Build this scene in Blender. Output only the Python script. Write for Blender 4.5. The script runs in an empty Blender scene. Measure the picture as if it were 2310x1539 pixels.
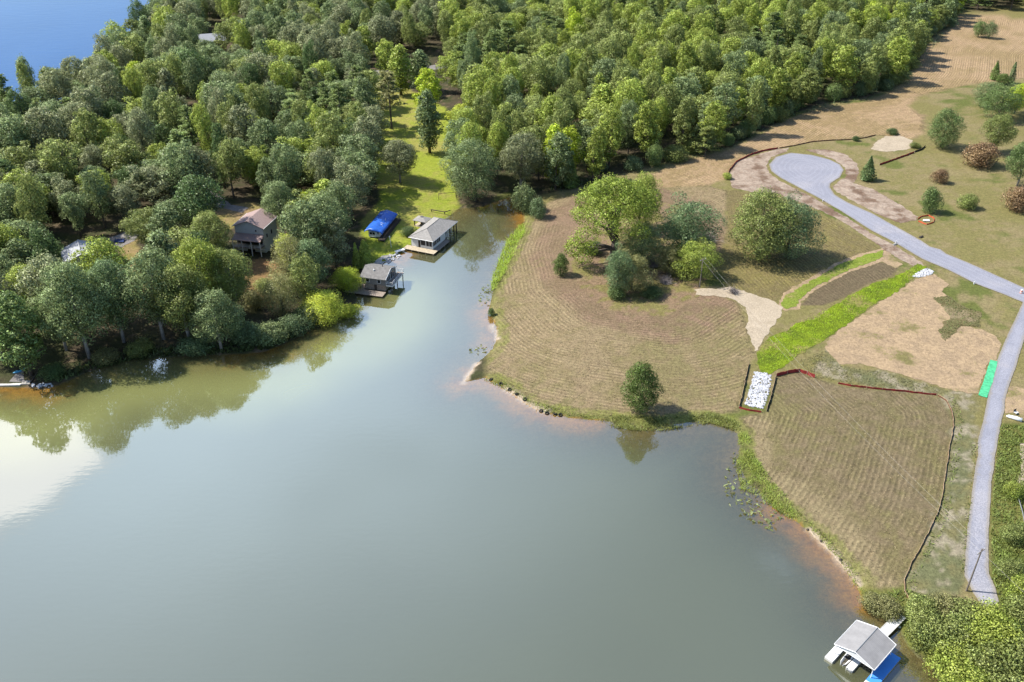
import bpy, math, random
import numpy as np
from mathutils import Vector
from mathutils.geometry import delaunay_2d_cdt

scene = bpy.context.scene
COL = scene.collection
R = math.radians
rs = np.random.RandomState(11)
random.seed(11)

# ------------------------------------------------------------------ camera
F_PX, PITCH, CAM_H = 2000.0, R(31.4), 120.0
cam_d = bpy.data.cameras.new('camera')
cam_d.sensor_width = 36.0
cam_d.lens = 36.0 * F_PX / 2310.0
cam_d.clip_start, cam_d.clip_end = 1.0, 20000.0
cam = bpy.data.objects.new('camera', cam_d)
cam.location = (0, 0, CAM_H)
cam.rotation_euler = (R(90) - PITCH, 0, 0)
COL.objects.link(cam)
scene.camera = cam

# ------------------------------------------------------------------ world and sun
SUN_EL, SUN_AZ = R(49), R(169)          # azimuth measured from +X, the sun stands to the left
world = bpy.data.worlds.new('World')
scene.world = world
world.use_nodes = True
wn, wl = world.node_tree.nodes, world.node_tree.links
wn.clear()
def N(nodes, t, **kw):
    n = nodes.new(t)
    for k, v in kw.items():
        setattr(n, k, v)
    return n
def math_node(nodes, links, op, a, b=None, c=None, clamp=False):
    n = nodes.new('ShaderNodeMath'); n.operation = op; n.use_clamp = clamp
    for i, v in enumerate((a, b, c)):
        if v is None: continue
        if isinstance(v, (int, float)): n.inputs[i].default_value = v
        else: links.new(v, n.inputs[i])
    return n.outputs[0]
def sstep(nodes, links, v, a, b):
    n = nodes.new('ShaderNodeMapRange'); n.interpolation_type = 'SMOOTHSTEP'
    links.new(v, n.inputs[0]); n.inputs[1].default_value = a; n.inputs[2].default_value = b
    return n.outputs[0]
sky = N(wn, 'ShaderNodeTexSky', sky_type='NISHITA', sun_disc=False)
sky.sun_elevation = SUN_EL
sky.sun_rotation = R(90) - SUN_AZ
sky.altitude = 150; sky.air_density = 1.0; sky.dust_density = 0.8; sky.ozone_density = 3.0
tc = N(wn, 'ShaderNodeTexCoord')
sx = N(wn, 'ShaderNodeSeparateXYZ'); wl.new(tc.outputs['Generated'], sx.inputs[0])
zc = math_node(wn, wl, 'MAXIMUM', sx.outputs[2], 0.06)
cx = N(wn, 'ShaderNodeCombineXYZ')
wl.new(math_node(wn, wl, 'DIVIDE', sx.outputs[0], zc), cx.inputs[0])
wl.new(math_node(wn, wl, 'DIVIDE', sx.outputs[1], zc), cx.inputs[1])
nz = N(wn, 'ShaderNodeTexNoise'); nz.inputs['Scale'].default_value = 3.2
nz.inputs['Detail'].default_value = 8; nz.inputs['Roughness'].default_value = 0.55
wl.new(cx.outputs[0], nz.inputs['Vector'])
nz2 = N(wn, 'ShaderNodeTexNoise'); nz2.inputs['Scale'].default_value = 0.9
nz2.inputs['Detail'].default_value = 3
wl.new(cx.outputs[0], nz2.inputs['Vector'])
# one cumulus hanging ahead and to the left, a thin veil beside it, broken cloud elsewhere
def blob(x, y, r):
    d = N(wn, 'ShaderNodeVectorMath', operation='DISTANCE')
    wl.new(cx.outputs[0], d.inputs[0]); d.inputs[1].default_value = (x, y, 0)
    return math_node(wn, wl, 'SUBTRACT', 1.0, math_node(wn, wl, 'DIVIDE', d.outputs['Value'], r))
cum = math_node(wn, wl, 'ADD', blob(-0.93, 1.22, 0.25), math_node(wn, wl, 'MULTIPLY', math_node(wn, wl, 'SUBTRACT', nz.outputs[0], 0.5), 1.5))
cumd = sstep(wn, wl, cum, 0.06, 0.34)
veil = math_node(wn, wl, 'MULTIPLY', math_node(wn, wl, 'MULTIPLY', sstep(wn, wl, blob(-0.62, 1.60, 1.15), 0.0, 0.8), sstep(wn, wl, nz2.outputs[0], 0.1, 0.55)), 0.62)
gen = math_node(wn, wl, 'MULTIPLY', sstep(wn, wl, math_node(wn, wl, 'ADD', math_node(wn, wl, 'MULTIPLY', nz.outputs[0], 0.5), math_node(wn, wl, 'MULTIPLY', nz2.outputs[0], 0.5)), 0.56, 0.7), 0.25)
den = math_node(wn, wl, 'MAXIMUM', cumd, math_node(wn, wl, 'MAXIMUM', veil, gen))
den = math_node(wn, wl, 'MULTIPLY', den, sstep(wn, wl, sx.outputs[2], 0.0, 0.25), clamp=True)
bg = N(wn, 'ShaderNodeBackground'); wl.new(sky.outputs[0], bg.inputs[0]); bg.inputs[1].default_value = 0.125
bgc = N(wn, 'ShaderNodeBackground'); bgc.inputs[0].default_value = (0.74, 0.87, 1.0, 1); bgc.inputs[1].default_value = 2.1
mx = N(wn, 'ShaderNodeMixShader'); wl.new(den, mx.inputs[0]); vc = N(wn, 'ShaderNodeMix', data_type='RGBA'); wl.new(cumd, vc.inputs[0]); vc.inputs[6].default_value = (0.60, 0.77, 1.0, 1); vc.inputs[7].default_value = (0.78, 0.79, 0.86, 1)
wl.new(vc.outputs[2], bgc.inputs[0]); wl.new(bg.outputs[0], mx.inputs[1]); wl.new(bgc.outputs[0], mx.inputs[2])
wo = N(wn, 'ShaderNodeOutputWorld'); wl.new(mx.outputs[0], wo.inputs[0])

sun_d = bpy.data.lights.new('sun', 'SUN')
sun_d.energy = 5.0; sun_d.angle = R(0.53); sun_d.color = (1.0, 0.95, 0.86)
sun = bpy.data.objects.new('sun', sun_d)
sdir = Vector((math.cos(SUN_EL) * math.cos(SUN_AZ), math.cos(SUN_EL) * math.sin(SUN_AZ), math.sin(SUN_EL)))
sun.rotation_euler = sdir.to_track_quat('Z', 'Y').to_euler()
sun.location = sdir * 400
COL.objects.link(sun)

vs = scene.view_settings
vs.view_transform = 'Standard'; vs.look = 'None'; vs.exposure = 0.85; vs.gamma = 1.0; vs.use_curve_mapping = False
scene.render.engine = 'CYCLES'
scene.cycles.max_bounces = 6; scene.cycles.diffuse_bounces = 3; scene.cycles.glossy_bounces = 3
scene.cycles.transparent_max_bounces = 8; scene.cycles.transmission_bounces = 3
scene.cycles.caustics_reflective = False; scene.cycles.caustics_refractive = False

# ------------------------------------------------------------------ maths helpers
def rays(P):
    P = np.atleast_2d(np.asarray(P, float))
    x = (P[:, 0] - 1155) / F_PX; y = -(P[:, 1] - 769.5) / F_PX
    c, s = math.cos(PITCH), math.sin(PITCH)
    return np.stack([x, c + y * s, -s + y * c], 1)
def flat(P, z=0.0):
    r = rays(P); t = (z - CAM_H) / r[:, 2]
    return r[:, :2] * t[:, None]
def segdist(poly, pts, closed=True):
    poly = np.asarray(poly, float); n = len(poly)
    best = np.full(len(pts), 1e18)
    for i in range(n if closed else n - 1):
        a, b = poly[i], poly[(i + 1) % n]; ab = b - a; L = max(ab @ ab, 1e-9)
        t = np.clip(((pts - a) @ ab) / L, 0, 1)
        q = a + t[:, None] * ab - pts
        np.minimum(best, (q * q).sum(1), out=best)
    return np.sqrt(best)
def inside(poly, pts):
    poly = np.asarray(poly, float); n = len(poly); res = np.zeros(len(pts), bool)
    x, y = pts[:, 0], pts[:, 1]
    for i in range(n):
        x1, y1 = poly[i]; x2, y2 = poly[(i + 1) % n]
        if y1 == y2: continue
        c = ((y1 > y) != (y2 > y)) & (x < (x2 - x1) * (y - y1) / (y2 - y1) + x1)
        res ^= c
    return res
def sdf(poly, pts):
    d = segdist(poly, pts)
    return np.where(inside(poly, pts), d, -d)
def ss(x, a, b):
    t = np.clip((x - a) / (b - a), 0, 1); return t * t * (3 - 2 * t)
def vnoise(x, y, seed=0):
    xi, yi = np.floor(x).astype(np.int64), np.floor(y).astype(np.int64)
    fx, fy = x - xi, y - yi
    fx = fx * fx * (3 - 2 * fx); fy = fy * fy * (3 - 2 * fy)
    def hsh(i, j):
        v = (i * 374761393 + j * 668265263 + seed * 144665) & 0x7fffffff
        v = ((v ^ (v >> 13)) * 1274126177) & 0x7fffffff
        return ((v ^ (v >> 16)) & 0xffff) / 65535.0
    a = hsh(xi, yi) * (1 - fx) + hsh(xi + 1, yi) * fx
    b = hsh(xi, yi + 1) * (1 - fx) + hsh(xi + 1, yi + 1) * fx
    return a * (1 - fy) + b * fy
def fbm(P, s, seed=0, o=4):
    v = 0; a = 0.5; x, y = P[:, 0] / s, P[:, 1] / s
    for k in range(o):
        v = v + a * vnoise(x, y, seed + k * 17); a *= 0.5; x = x * 2.03 + 5.1; y = y * 2.03 + 1.7
    return v / (1 - 0.5 ** o) - 0.5

# ------------------------------------------------------------------ shorelines
COVE_PX = [(0,876),(40,874),(95,878),(130,870),(200,838),(215,834),(280,810),(350,808),(400,805),(440,802),(500,801),(560,798),(600,793),
  (650,772),(700,747),(740,727),(780,703),(805,680),(800,650),(815,622),(845,602),(868,594),(890,582),(905,570),(918,560),(935,545),(960,522),(988,503),
  (1010,490),(1035,470),(1060,469),(1090,466),(1120,455),(1150,445),(1168,460),(1180,480),(1182,500),(1168,540),(1147,580),(1131,610),
  (1116,640),(1109,670),(1105,697),(1110,715),(1120,738),(1122,762),(1113,785),(1096,803),(1076,820),(1058,845),(1046,862),(1070,858),(1095,852),
  (1135,872),(1160,893),(1190,913),(1225,932),(1290,943),(1350,948),(1400,953),(1440,960),(1500,961),(1560,952),(1600,947),(1640,960),
  (1664,976),(1670,1000),(1665,1040),(1688,1090),(1722,1112),(1755,1145),(1790,1170),(1830,1203),(1880,1253),(1912,1290),(1934,1318),
  (1942,1345),(1955,1372),(1985,1386),(2020,1402),(2040,1440),(2058,1470),(2082,1490),(2105,1512),(2122,1539),(2170,1640)]
COVE = np.vstack([flat(COVE_PX), [(90, 30), (90, -250), (-700, -250), (-700, 205), (-250, 190), (-160, 176)]])
LAKE_PX = [(-60,262),(0,254),(100,244),(200,214),(255,184),(288,130),(332,58),(388,-5),(415,-70)]
LAKE = np.vstack([flat(LAKE_PX), [(-500, 1300), (-900, 2600), (-9000, 6000), (-9000, 500), (-700, 330)]])
def shore_d(P):
    return -np.maximum(sdf(COVE, P), sdf(LAKE, P))
def h_of_d(d):
    land = 0.40 * ss(d, 0, 1.2) + 1.2 * ss(d, 0, 22) + 0.014 * np.clip(d, 0, 220) + 0.03 * np.clip(d, 0, 1)
    return np.where(d > 0, land, -np.minimum(0.065 * -d + 0.06 * np.maximum(-d - 7, 0), 3.5) - 0.02)
def hz(P):
    P = np.atleast_2d(np.asarray(P, float)); return h_of_d(shore_d(P))
def onto(P, n=5):
    z = np.zeros(len(np.atleast_2d(P)))
    for _ in range(n):
        r = rays(P); t = (z - CAM_H) / r[:, 2]; q = r[:, :2] * t[:, None]
        z = np.maximum(hz(q), 0)
    return q
def gp(px, py):
    q = onto([(px, py)])[0]; return Vector((q[0], q[1], max(float(hz([q])[0]), 0)))

# ------------------------------------------------------------------ materials
def nodes_of(name):
    m = bpy.data.materials.new(name); m.use_nodes = True
    n, l = m.node_tree.nodes, m.node_tree.links; n.clear()
    out = n.new('ShaderNodeOutputMaterial'); p = n.new('ShaderNodeBsdfPrincipled')
    l.new(p.outputs[0], out.inputs[0]); return m, n, l, p, out
def mixcol(n, l, f, a, b, mode='MIX'):
    x = n.new('ShaderNodeMix'); x.data_type = 'RGBA'; x.blend_type = mode
    for s, v in ((x.inputs[0], f), (x.inputs[6], a), (x.inputs[7], b)):
        if isinstance(v, (int, float)): s.default_value = v
        elif isinstance(v, tuple): s.default_value = (*v[:3], 1)
        else: l.new(v, s)
    return x.outputs[2]
def mat(name, col, rough=0.8, var=0.25, scale=3.0, bump=0.0, metal=0.0, spec=0.3, stripe=None, stripe_amt=0.2):
    m, n, l, p, o = nodes_of(name)
    col = tuple(c * 0.8 for c in col)
    t = n.new('ShaderNodeTexCoord'); z = n.new('ShaderNodeTexNoise')
    z.inputs['Scale'].default_value = scale; z.inputs['Detail'].default_value = 6; z.inputs['Roughness'].default_value = 0.65
    l.new(t.outputs['Object'], z.inputs['Vector'])
    lo = tuple(c * (1 - var) for c in col); hi = tuple(min(c * (1 + var), 0.95) for c in col)
    c = mixcol(n, l, sstep(n, l, z.outputs[0], 0.3, 0.7), lo, hi)
    if stripe:
        w = n.new('ShaderNodeTexWave'); w.bands_direction = stripe[0]; w.inputs['Scale'].default_value = stripe[1]
        w.inputs['Distortion'].default_value = 0.3
        l.new(t.outputs['Object'], w.inputs['Vector'])
        c = mixcol(n, l, math_node(n, l, 'MULTIPLY', sstep(n, l, w.outputs[1], 0.0, 0.35), stripe_amt), tuple(v * 0.55 for v in col), c) if False else \
            mixcol(n, l, math_node(n, l, 'MULTIPLY', math_node(n, l, 'SUBTRACT', 1.0, sstep(n, l, w.outputs[1], 0.0, 0.3)), stripe_amt), c, tuple(v * 0.4 for v in col))
    l.new(c, p.inputs['Base Color']); p.inputs['Roughness'].default_value = rough; p.inputs['Metallic'].default_value = metal
    p.inputs['Specular IOR Level'].default_value = spec
    if bump:
        b = n.new('ShaderNodeBump'); b.inputs['Strength'].default_value = bump; b.inputs['Distance'].default_value = 0.05
        l.new(z.outputs[0], b.inputs['Height']); l.new(b.outputs[0], p.inputs['Normal'])
    return m
M = {}
M['shingle_brown'] = mat('shingle_brown', (0.34, 0.245, 0.225), 0.9, 0.15, 2.5, 0.2, stripe=('Y', 1.2), stripe_amt=0.12)
M['shingle_grey'] = mat('shingle_grey', (0.30, 0.285, 0.265), 0.9, 0.16, 1.5, 0.2)
M['shingle_dark'] = mat('shingle_dark', (0.20, 0.19, 0.18), 0.9, 0.22, 1.2, 0.2)
M['metal_grey'] = mat('metal_grey', (0.30, 0.29, 0.285), 0.55, 0.1, 0.8, 0.0, stripe=('X', 1.6), stripe_amt=0.25)
M['roof_pale'] = mat('roof_pale', (0.36, 0.37, 0.40), 0.6, 0.08, 1.0)
M['white'] = mat('white_paint', (0.78, 0.78, 0.77), 0.5, 0.05, 2.0)
M['offwhite'] = mat('offwhite_siding', (0.62, 0.60, 0.56), 0.7, 0.08, 2.0)
M['siding_blue'] = mat('pale_siding', (0.60, 0.62, 0.63), 0.75, 0.08, 2.0, stripe=('Z', 2.0), stripe_amt=0.25)
M['siding_grey'] = mat('grey_shake', (0.235, 0.215, 0.20), 0.9, 0.3, 5.0, 0.3)
M['wood_grey'] = mat('weathered_wood', (0.33, 0.27, 0.22), 0.85, 0.3, 3.0, 0.2)
M['wood_pale'] = mat('pale_deck_wood', (0.50, 0.42, 0.30), 0.85, 0.25, 2.0, 0.2)
M['wood_dark'] = mat('dark_wood', (0.07, 0.055, 0.045), 0.85, 0.3, 3.0)
M['glass'] = mat('dark_glass', (0.02, 0.022, 0.028), 0.12, 0.2, 2.0, spec=0.6)
M['screen'] = mat('dark_screen', (0.035, 0.032, 0.032), 0.6, 0.2, 3.0)
M['tarp'] = mat('blue_tarp', (0.02, 0.125, 0.55), 0.45, 0.18, 0.7, 0.8, spec=0.5)
M['tarp_dark'] = mat('dark_blue_tarp', (0.012, 0.035, 0.13), 0.6, 0.25, 1.0)
M['tarp_white'] = mat('tarp_fold', (0.55, 0.66, 0.85), 0.5, 0.2, 1.0)
M['deck_shade_blue'] = mat('float_deck_shade', (0.07, 0.30, 0.80), 0.6, 0.06, 1.0)  # blue stands in for shade on a white float deck
M['concrete'] = mat('concrete', (0.38, 0.36, 0.33), 0.9, 0.15, 1.0, 0.2)
M['red_mesh'] = mat('red_fence_fabric', (0.30, 0.035, 0.03), 0.8, 0.35, 1.5)
M['orange_mesh'] = mat('orange_mesh', (0.55, 0.10, 0.04), 0.8, 0.3, 1.5)
M['black_fabric'] = mat('black_fence_fabric', (0.018, 0.016, 0.015), 0.8, 0.3, 1.5)
M['brown_fabric'] = mat('brown_fence_fabric', (0.15, 0.075, 0.045), 0.85, 0.35, 1.5)
M['tan_edge'] = mat('tan_fabric', (0.36, 0.25, 0.15), 0.85, 0.3, 1.5)
M['stone'] = mat('white_rock', (0.50, 0.505, 0.53), 0.9, 0.4, 0.9, 0.3)
M['green_mat'] = mat('green_mat', (0.07, 0.42, 0.20), 0.85, 0.3, 1.2, 0.6)
M['metal'] = mat('galvanised', (0.45, 0.45, 0.45), 0.4, 0.1, 2.0, metal=0.6)
M['cable'] = mat('cable', (0.40, 0.37, 0.32), 0.6, 0.1, 2.0)
M['pole'] = mat('utility_pole_wood', (0.20, 0.17, 0.145), 0.9, 0.25, 2.0)
M['orange'] = mat('orange_plastic', (0.75, 0.14, 0.03), 0.5, 0.1, 2.0)
M['rubber'] = mat('rubber', (0.015, 0.015, 0.016), 0.85, 0.2, 3.0)
M['kayak'] = mat('kayak_blue', (0.10, 0.45, 0.72), 0.35, 0.05, 2.0, spec=0.5)
M['brick_tan'] = mat('tan_wall', (0.38, 0.25, 0.18), 0.85, 0.15, 2.0)
M['bark'] = mat('bark', (0.13, 0.105, 0.085), 0.95, 0.35, 1.5, 0.5)
M['bark_pale'] = mat('bark_pale', (0.30, 0.27, 0.24), 0.95, 0.3, 1.2, 0.4)
M['twig'] = mat('dead_twig', (0.27, 0.235, 0.225), 0.95, 0.3, 0.8)
M['dead'] = mat('dead_leaf', (0.15, 0.085, 0.055), 0.95, 0.35, 0.8)

def leaf_mat(name, trans=0.35):
    m, n, l, p, out = nodes_of(name)
    a = n.new('ShaderNodeAttribute'); a.attribute_type = 'INSTANCER'; a.attribute_name = 'tint'
    v = n.new('ShaderNodeAttribute'); v.attribute_type = 'GEOMETRY'; v.attribute_name = 'leafv'
    t = n.new('ShaderNodeTexCoord'); z = n.new('ShaderNodeTexNoise')
    z.inputs['Scale'].default_value = 0.45; z.inputs['Detail'].default_value = 3
    l.new(t.outputs['Object'], z.inputs['Vector'])
    k = math_node(n, l, 'MULTIPLY', math_node(n, l, 'MULTIPLY_ADD', v.outputs['Fac'], 0.9, 0.55), math_node(n, l, 'MULTIPLY_ADD', z.outputs[0], 0.9, 0.55))
    hv = n.new('ShaderNodeHueSaturation'); l.new(a.outputs['Color'], hv.inputs['Color']); l.new(k, hv.inputs['Value'])
    l.new(math_node(n, l, 'MULTIPLY_ADD', z.outputs[0], 0.05, 0.475), hv.inputs['Hue'])
    l.new(hv.outputs[0], p.inputs['Base Color']); p.inputs['Roughness'].default_value = 0.5; p.inputs['Specular IOR Level'].default_value = 0.35
    tr = n.new('ShaderNodeBsdfTranslucent'); l.new(hv.outputs[0], tr.inputs[0])
    x = n.new('ShaderNodeMixShader'); x.inputs[0].default_value = trans
    l.new(p.outputs[0], x.inputs[1]); l.new(tr.outputs[0], x.inputs[2]); l.new(x.outputs[0], out.inputs[0])
    return m
M['leaf'] = leaf_mat('leaf')

# ------------------------------------------------------------------ mesh helpers
def link(o, parent=None):
    COL.objects.link(o)
    if parent is not None: o.parent = parent
    return o
def tag(o, label=None, cat=None, group=None, kind=None):
    if label: o['label'] = label
    if cat: o['category'] = cat
    if group: o['group'] = group
    if kind: o['kind'] = kind
    return o
def empty(name, loc, rz=0.0, label=None, cat=None, group=None):
    o = bpy.data.objects.new(name, None); o.location = loc; o.rotation_euler = (0, 0, rz); o.empty_display_size = 0.5
    link(o); return tag(o, label, cat, group)
def mesh_np(name, V, Fq, smooth=False, attrs=None):
    me = bpy.data.meshes.new(name); V = np.asarray(V, np.float32); Fq = np.asarray(Fq, np.int32); k = Fq.shape[1]
    me.vertices.add(len(V)); me.vertices.foreach_set('co', V.ravel())
    me.loops.add(Fq.size); me.loops.foreach_set('vertex_index', Fq.ravel())
    me.polygons.add(len(Fq)); me.polygons.foreach_set('loop_start', np.arange(0, Fq.size, k, dtype=np.int32))
    me.polygons.foreach_set('loop_total', np.full(len(Fq), k, np.int32))
    me.update(calc_edges=True)
    if smooth: me.polygons.foreach_set('use_smooth', np.ones(len(Fq), bool))
    for nm, (ty, arr) in (attrs or {}).items():
        a = me.attributes.new(nm, ty, 'POINT')
        a.data.foreach_set({'FLOAT': 'value', 'INT': 'value', 'FLOAT_COLOR': 'color', 'FLOAT_VECTOR': 'vector'}[ty], np.ascontiguousarray(arr, np.int32 if ty == 'INT' else np.float32).ravel())
    return me
class MB:
    def __init__(s): s.v = []; s.f = []
    def add(s, vs_, fs_):
        b = len(s.v); s.v += [tuple(map(float, p)) for p in vs_]; s.f += [tuple(i + b for i in f) for f in fs_]; return s
    def box(s, x0, x1, y0, y1, z0, z1):
        return s.add([(x, y, z) for z in (z0, z1) for y in (y0, y1) for x in (x0, x1)],
                     [(0, 2, 3, 1), (4, 5, 7, 6), (0, 1, 5, 4), (2, 6, 7, 3), (0, 4, 6, 2), (1, 3, 7, 5)])
    def tube(s, pts, rad, n=6, cap=True):
        pts = [Vector(p) for p in pts]; rad = rad if hasattr(rad, '__len__') else [rad] * len(pts); V = []; Fs = []
        for i, p in enumerate(pts):
            d = (pts[min(i + 1, len(pts) - 1)] - pts[max(i - 1, 0)]).normalized()
            a = d.cross(Vector((0, 0, 1)) if abs(d.z) < 0.9 else Vector((1, 0, 0))).normalized(); b = d.cross(a)
            for k in range(n):
                t = 2 * math.pi * k / n; V.append(p + (a * math.cos(t) + b * math.sin(t)) * rad[i])
        for i in range(len(pts) - 1):
            for k in range(n):
                Fs.append((i * n + k, i * n + (k + 1) % n, (i + 1) * n + (k + 1) % n, (i + 1) * n + k))
        if cap: Fs += [tuple(range(n))[::-1], tuple(range((len(pts) - 1) * n, len(pts) * n))]
        return s.add(V, Fs)
    def slab(s, pts, th):                 # a polygon of 3-D points given real thickness downwards
        n = len(pts); top = [Vector(p) for p in pts]; bot = [p - Vector((0, 0, th)) for p in top]
        return s.add(top + bot, [tuple(range(n)), tuple(range(2 * n - 1, n - 1, -1))] + [(i, i + n, (i + 1) % n + n, (i + 1) % n) for i in range(n)])
    def build(s, name, m, parent=None, smooth=False):
        me = bpy.data.meshes.new(name); me.from_pydata(s.v, [], s.f); me.update(); me.materials.append(m)
        if smooth:
            for p in me.polygons: p.use_smooth = True
        o = bpy.data.objects.new(name, me); return link(o, parent)
def box(name, m, parent, *a): return MB().box(*a).build(name, m, parent)

# ------------------------------------------------------------------ zones of the land (photo survey points laid on the ground)
CORE = onto([(1300,470),(1275,560),(1300,640),(1370,700),(1500,715),(1590,660),(1600,570),(1560,470),(1420,440)])
A1 = onto([(1185,495),(1250,450),(1300,440),(1340,470),(1480,425),(1600,420),(1640,430),(1640,520),(1620,600),(1565,650),(1660,680),(1683,720),(1690,770),(1702,800),(1690,830),(1662,925),(1600,938),(1400,945),(1290,935),(1200,910),(1140,868),(1095,840),(1112,770),(1110,690),(1125,640),(1150,580)])
A2 = onto([(1640,430),(1660,430),(1850,480),(1985,560),(1760,672),(1745,680),(1645,648),(1620,600),(1640,520)])
A3 = onto([(1805,690),(1840,650),(1920,610),(1985,592),(2030,600),(2015,622),(1960,640),(1900,672),(1850,690)])
FEDGE_PX = [(1130,445),(1220,440),(1290,425),(1330,420),(1380,397),(1440,385),(1490,372),(1560,350),(1650,333),(1700,308),(1780,262),(1850,235),(1960,220),(2020,195),(2060,155),(2080,100),(2145,60),(2160,30)]
FEDGE = onto(FEDGE_PX)
BF = onto([(1480,425),(1470,392),(1560,358),(1650,338),(1700,313),(1780,268),(1850,243),(1960,228),(2020,202),(2065,158),(2085,103),(2140,68),(2160,36),(2240,30),(2310,45),(2400,60),(2400,160),(2300,180),(2190,190),(2080,215),(2050,240),(2085,260),(2085,300),(2060,315),(1980,305),(1870,318),(1790,328),(1700,348),(1650,375),(1635,405),(1600,420)])
CF = onto([(1690,970),(1665,945),(1730,930),(1752,852),(1803,840),(1840,856),(1900,872),(2000,882),(2110,893),(2135,905),(2148,935),(2150,965),(2143,1000),(2135,1050),(2122,1120),(2110,1170),(2085,1220),(2050,1285),(2030,1320),(1980,1330),(1930,1300),(1870,1220),(1800,1160),(1740,1110),(1700,1040)])
CFE = onto([(1960,800),(2080,880),(2140,930),(2150,965),(2143,1000),(2135,1050),(2122,1120),(2110,1170),(2085,1220),(2050,1285),(2030,1340)])
ROADL = onto([(1640,420),(1760,428),(1850,478),(1985,562),(2060,620)])
LAWN = onto([(795,165),(860,160),(930,205),(1000,240),(1030,300),(1020,400),(1040,470),(1012,492),(985,508),(935,550),(900,572),(850,600),(825,560),(815,500),(860,450),(840,380),(855,300),(845,240),(795,190)])
VERGE = onto([(1838,842),(1866,790),(1900,826),(2000,840),(2140,882),(2205,892),(2200,1000),(2180,1200),(2180,1340),(2060,1350),(2042,1310),(2090,1220),(2125,1130),(2145,1000),(2152,960),(2120,892),(2000,880)])
LUSH = onto([(2258,955),(2400,950),(2400,1539),(2200,1560),(1960,1400),(1935,1330),(2040,1335),(2190,1370),(2250,1370),(2230,1300),(2235,1150),(2245,1050)])
RIGHT = np.vstack([onto([(2122,1539),(1942,1345),(1664,976),(1400,953),(1095,852),(1105,697),(1182,500),(1150,445)]), FEDGE, onto([(2400,0)]), [(900, 900), (900, 0), (70, 60)]])
YARD1 = onto([(262,545),(310,540),(325,600),(330,660),(300,670),(285,600)])
YARD2 = onto([(325,490),(352,490),(350,520),(330,520)])
YARD3 = onto([(560,585),(622,585),(660,640),(620,700),(560,690),(545,620)])
YARD4 = onto([(440,480),(560,455),(600,470),(520,520),(450,500)])
WOOD_L_PX = [(-300,340),(-50,264),(0,260),(100,250),(200,220),(260,190),(290,135),(335,64),(390,2),(420,-50),(800,-95),(1010,-100),(1010,100),(900,130),(800,160),(838,230),(850,330),(835,430),(815,495),(760,520),(690,470),(645,470),(600,470),(560,455),(500,440),(440,470),(340,500),(250,530),(180,545),(120,560),(-60,620),(-400,650)]
WOOD_R_PX = [(1010,-100),(1500,-110),(2500,-115),(2500,10),(2310,38),(2240,22),(2160,24),(2140,60),(2076,98),(2055,152),(2015,192),(1955,216),(1845,231),(1775,258),(1695,304),(1645,329),(1555,346),(1485,368),(1435,381),(1375,393),(1325,416),(1285,421),(1215,436),(1130,440),(1080,455),(1045,450),(1035,400),(1050,330),(1040,250),(1005,180),(1010,100)]
WOOD_L, WOOD_R = onto(WOOD_L_PX), onto(WOOD_R_PX)
SHORE_WOOD = onto([(-60,600),(60,600),(120,640),(240,620),(300,680),(340,600),(420,570),(470,540),(540,600),(560,680),(640,700),(700,640),(640,560),(660,520),(760,560),(800,590),(790,640),(700,722),(600,770),(500,785),(350,790),(200,815),(100,835),(-40,840)])
SAND_LINES = [onto(p) for p in ([(1105,697),(1120,738),(1122,768)], [(1046,862),(1095,852),(1135,872),(1190,913),(1235,934),(1300,944)], [(1770,1155),(1830,1203),(1880,1253),(1938,1325)], [(0,878),(110,878)], [(545,800),(620,792)], [(868,594),(905,570)], [(1120,455),(1168,460),(1182,500)])]
PALE_LINES = [onto(p) for p in ([(1140,875),(1190,911),(1232,930)], [(1822,1196),(1880,1250),(1936,1318)], [(1112,735),(1121,765)], [(1046,862),(1076,820)])]

# ------------------------------------------------------------------ ground
def grow(start, step, f, end):
    o = [start]; s = step
    while o[-1] < end: o.append(o[-1] + s); s *= f
    return o
ys = [40, 60, 75] + list(np.arange(84, 230, 0.75)) + grow(230, 0.8, 1.006, 430) 
ys += grow(ys[-1] + 3, 3, 1.06, 9000)
xm = list(np.arange(-125, 130, 0.8)); xr = grow(130.5, 1.0, 1.035, 9000); xl = [-v + 4 for v in grow(129.5, 1.0, 1.035, 9000)][::-1]
xs_ = np.array(xl + xm + xr); ys = np.array([-300, -150, -50] + list(ys), float)
GX, GY = np.meshgrid(xs_, ys); GP = np.stack([GX.ravel(), GY.ravel()], 1)
near = (np.abs(GP[:, 0]) < 700) & (GP[:, 1] < 1400)
gd = shore_d(GP)
rough_h = fbm(GP, 14, 3) * 0.5 * ss(gd, 3, 25) + fbm(GP, 3.0, 5) * 0.12 * ss(gd, 1, 6)
gz = h_of_d(gd) + np.where(near, rough_h * 0.5, 0)
gcol = np.zeros((len(GP), 3)); 
rowu = np.zeros(len(GP)); rowa = np.zeros(len(GP))
nA, nB, nC = fbm(GP, 18, 21), fbm(GP, 5, 33), fbm(GP, 1.8, 45)
def put(w, c, c2=None, mixn=None):
    c = np.array(c, float)
    cc = c if c2 is None else c + (np.array(c2) - c) * np.clip(mixn, 0, 1)[:, None]
    gcol[:] = gcol + (cc - gcol) * np.clip(w, 0, 1)[:, None]
def zone(poly, soft=0.8, amp=1.6):
    s = np.full(len(GP), -50.0); idx = np.where(near)[0]
    lo, hi = poly.min(0) - 6, poly.max(0) + 6; q = GP[idx]
    k = idx[((q > lo) & (q < hi)).all(1)]
    s[k] = sdf(poly, GP[k])
    return ss(s + nB * amp + nC * amp, -soft, soft)
def N01(n, a=-0.2, b=0.2): return ss(n, a, b)
put(np.ones(len(GP)), (0.075, 0.06, 0.038), (0.055, 0.06, 0.025), N01(nB))                # wood floor
put(ss(nC + nA * 0.5, 0.12, 0.3), (0.15, 0.11, 0.07))
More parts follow.
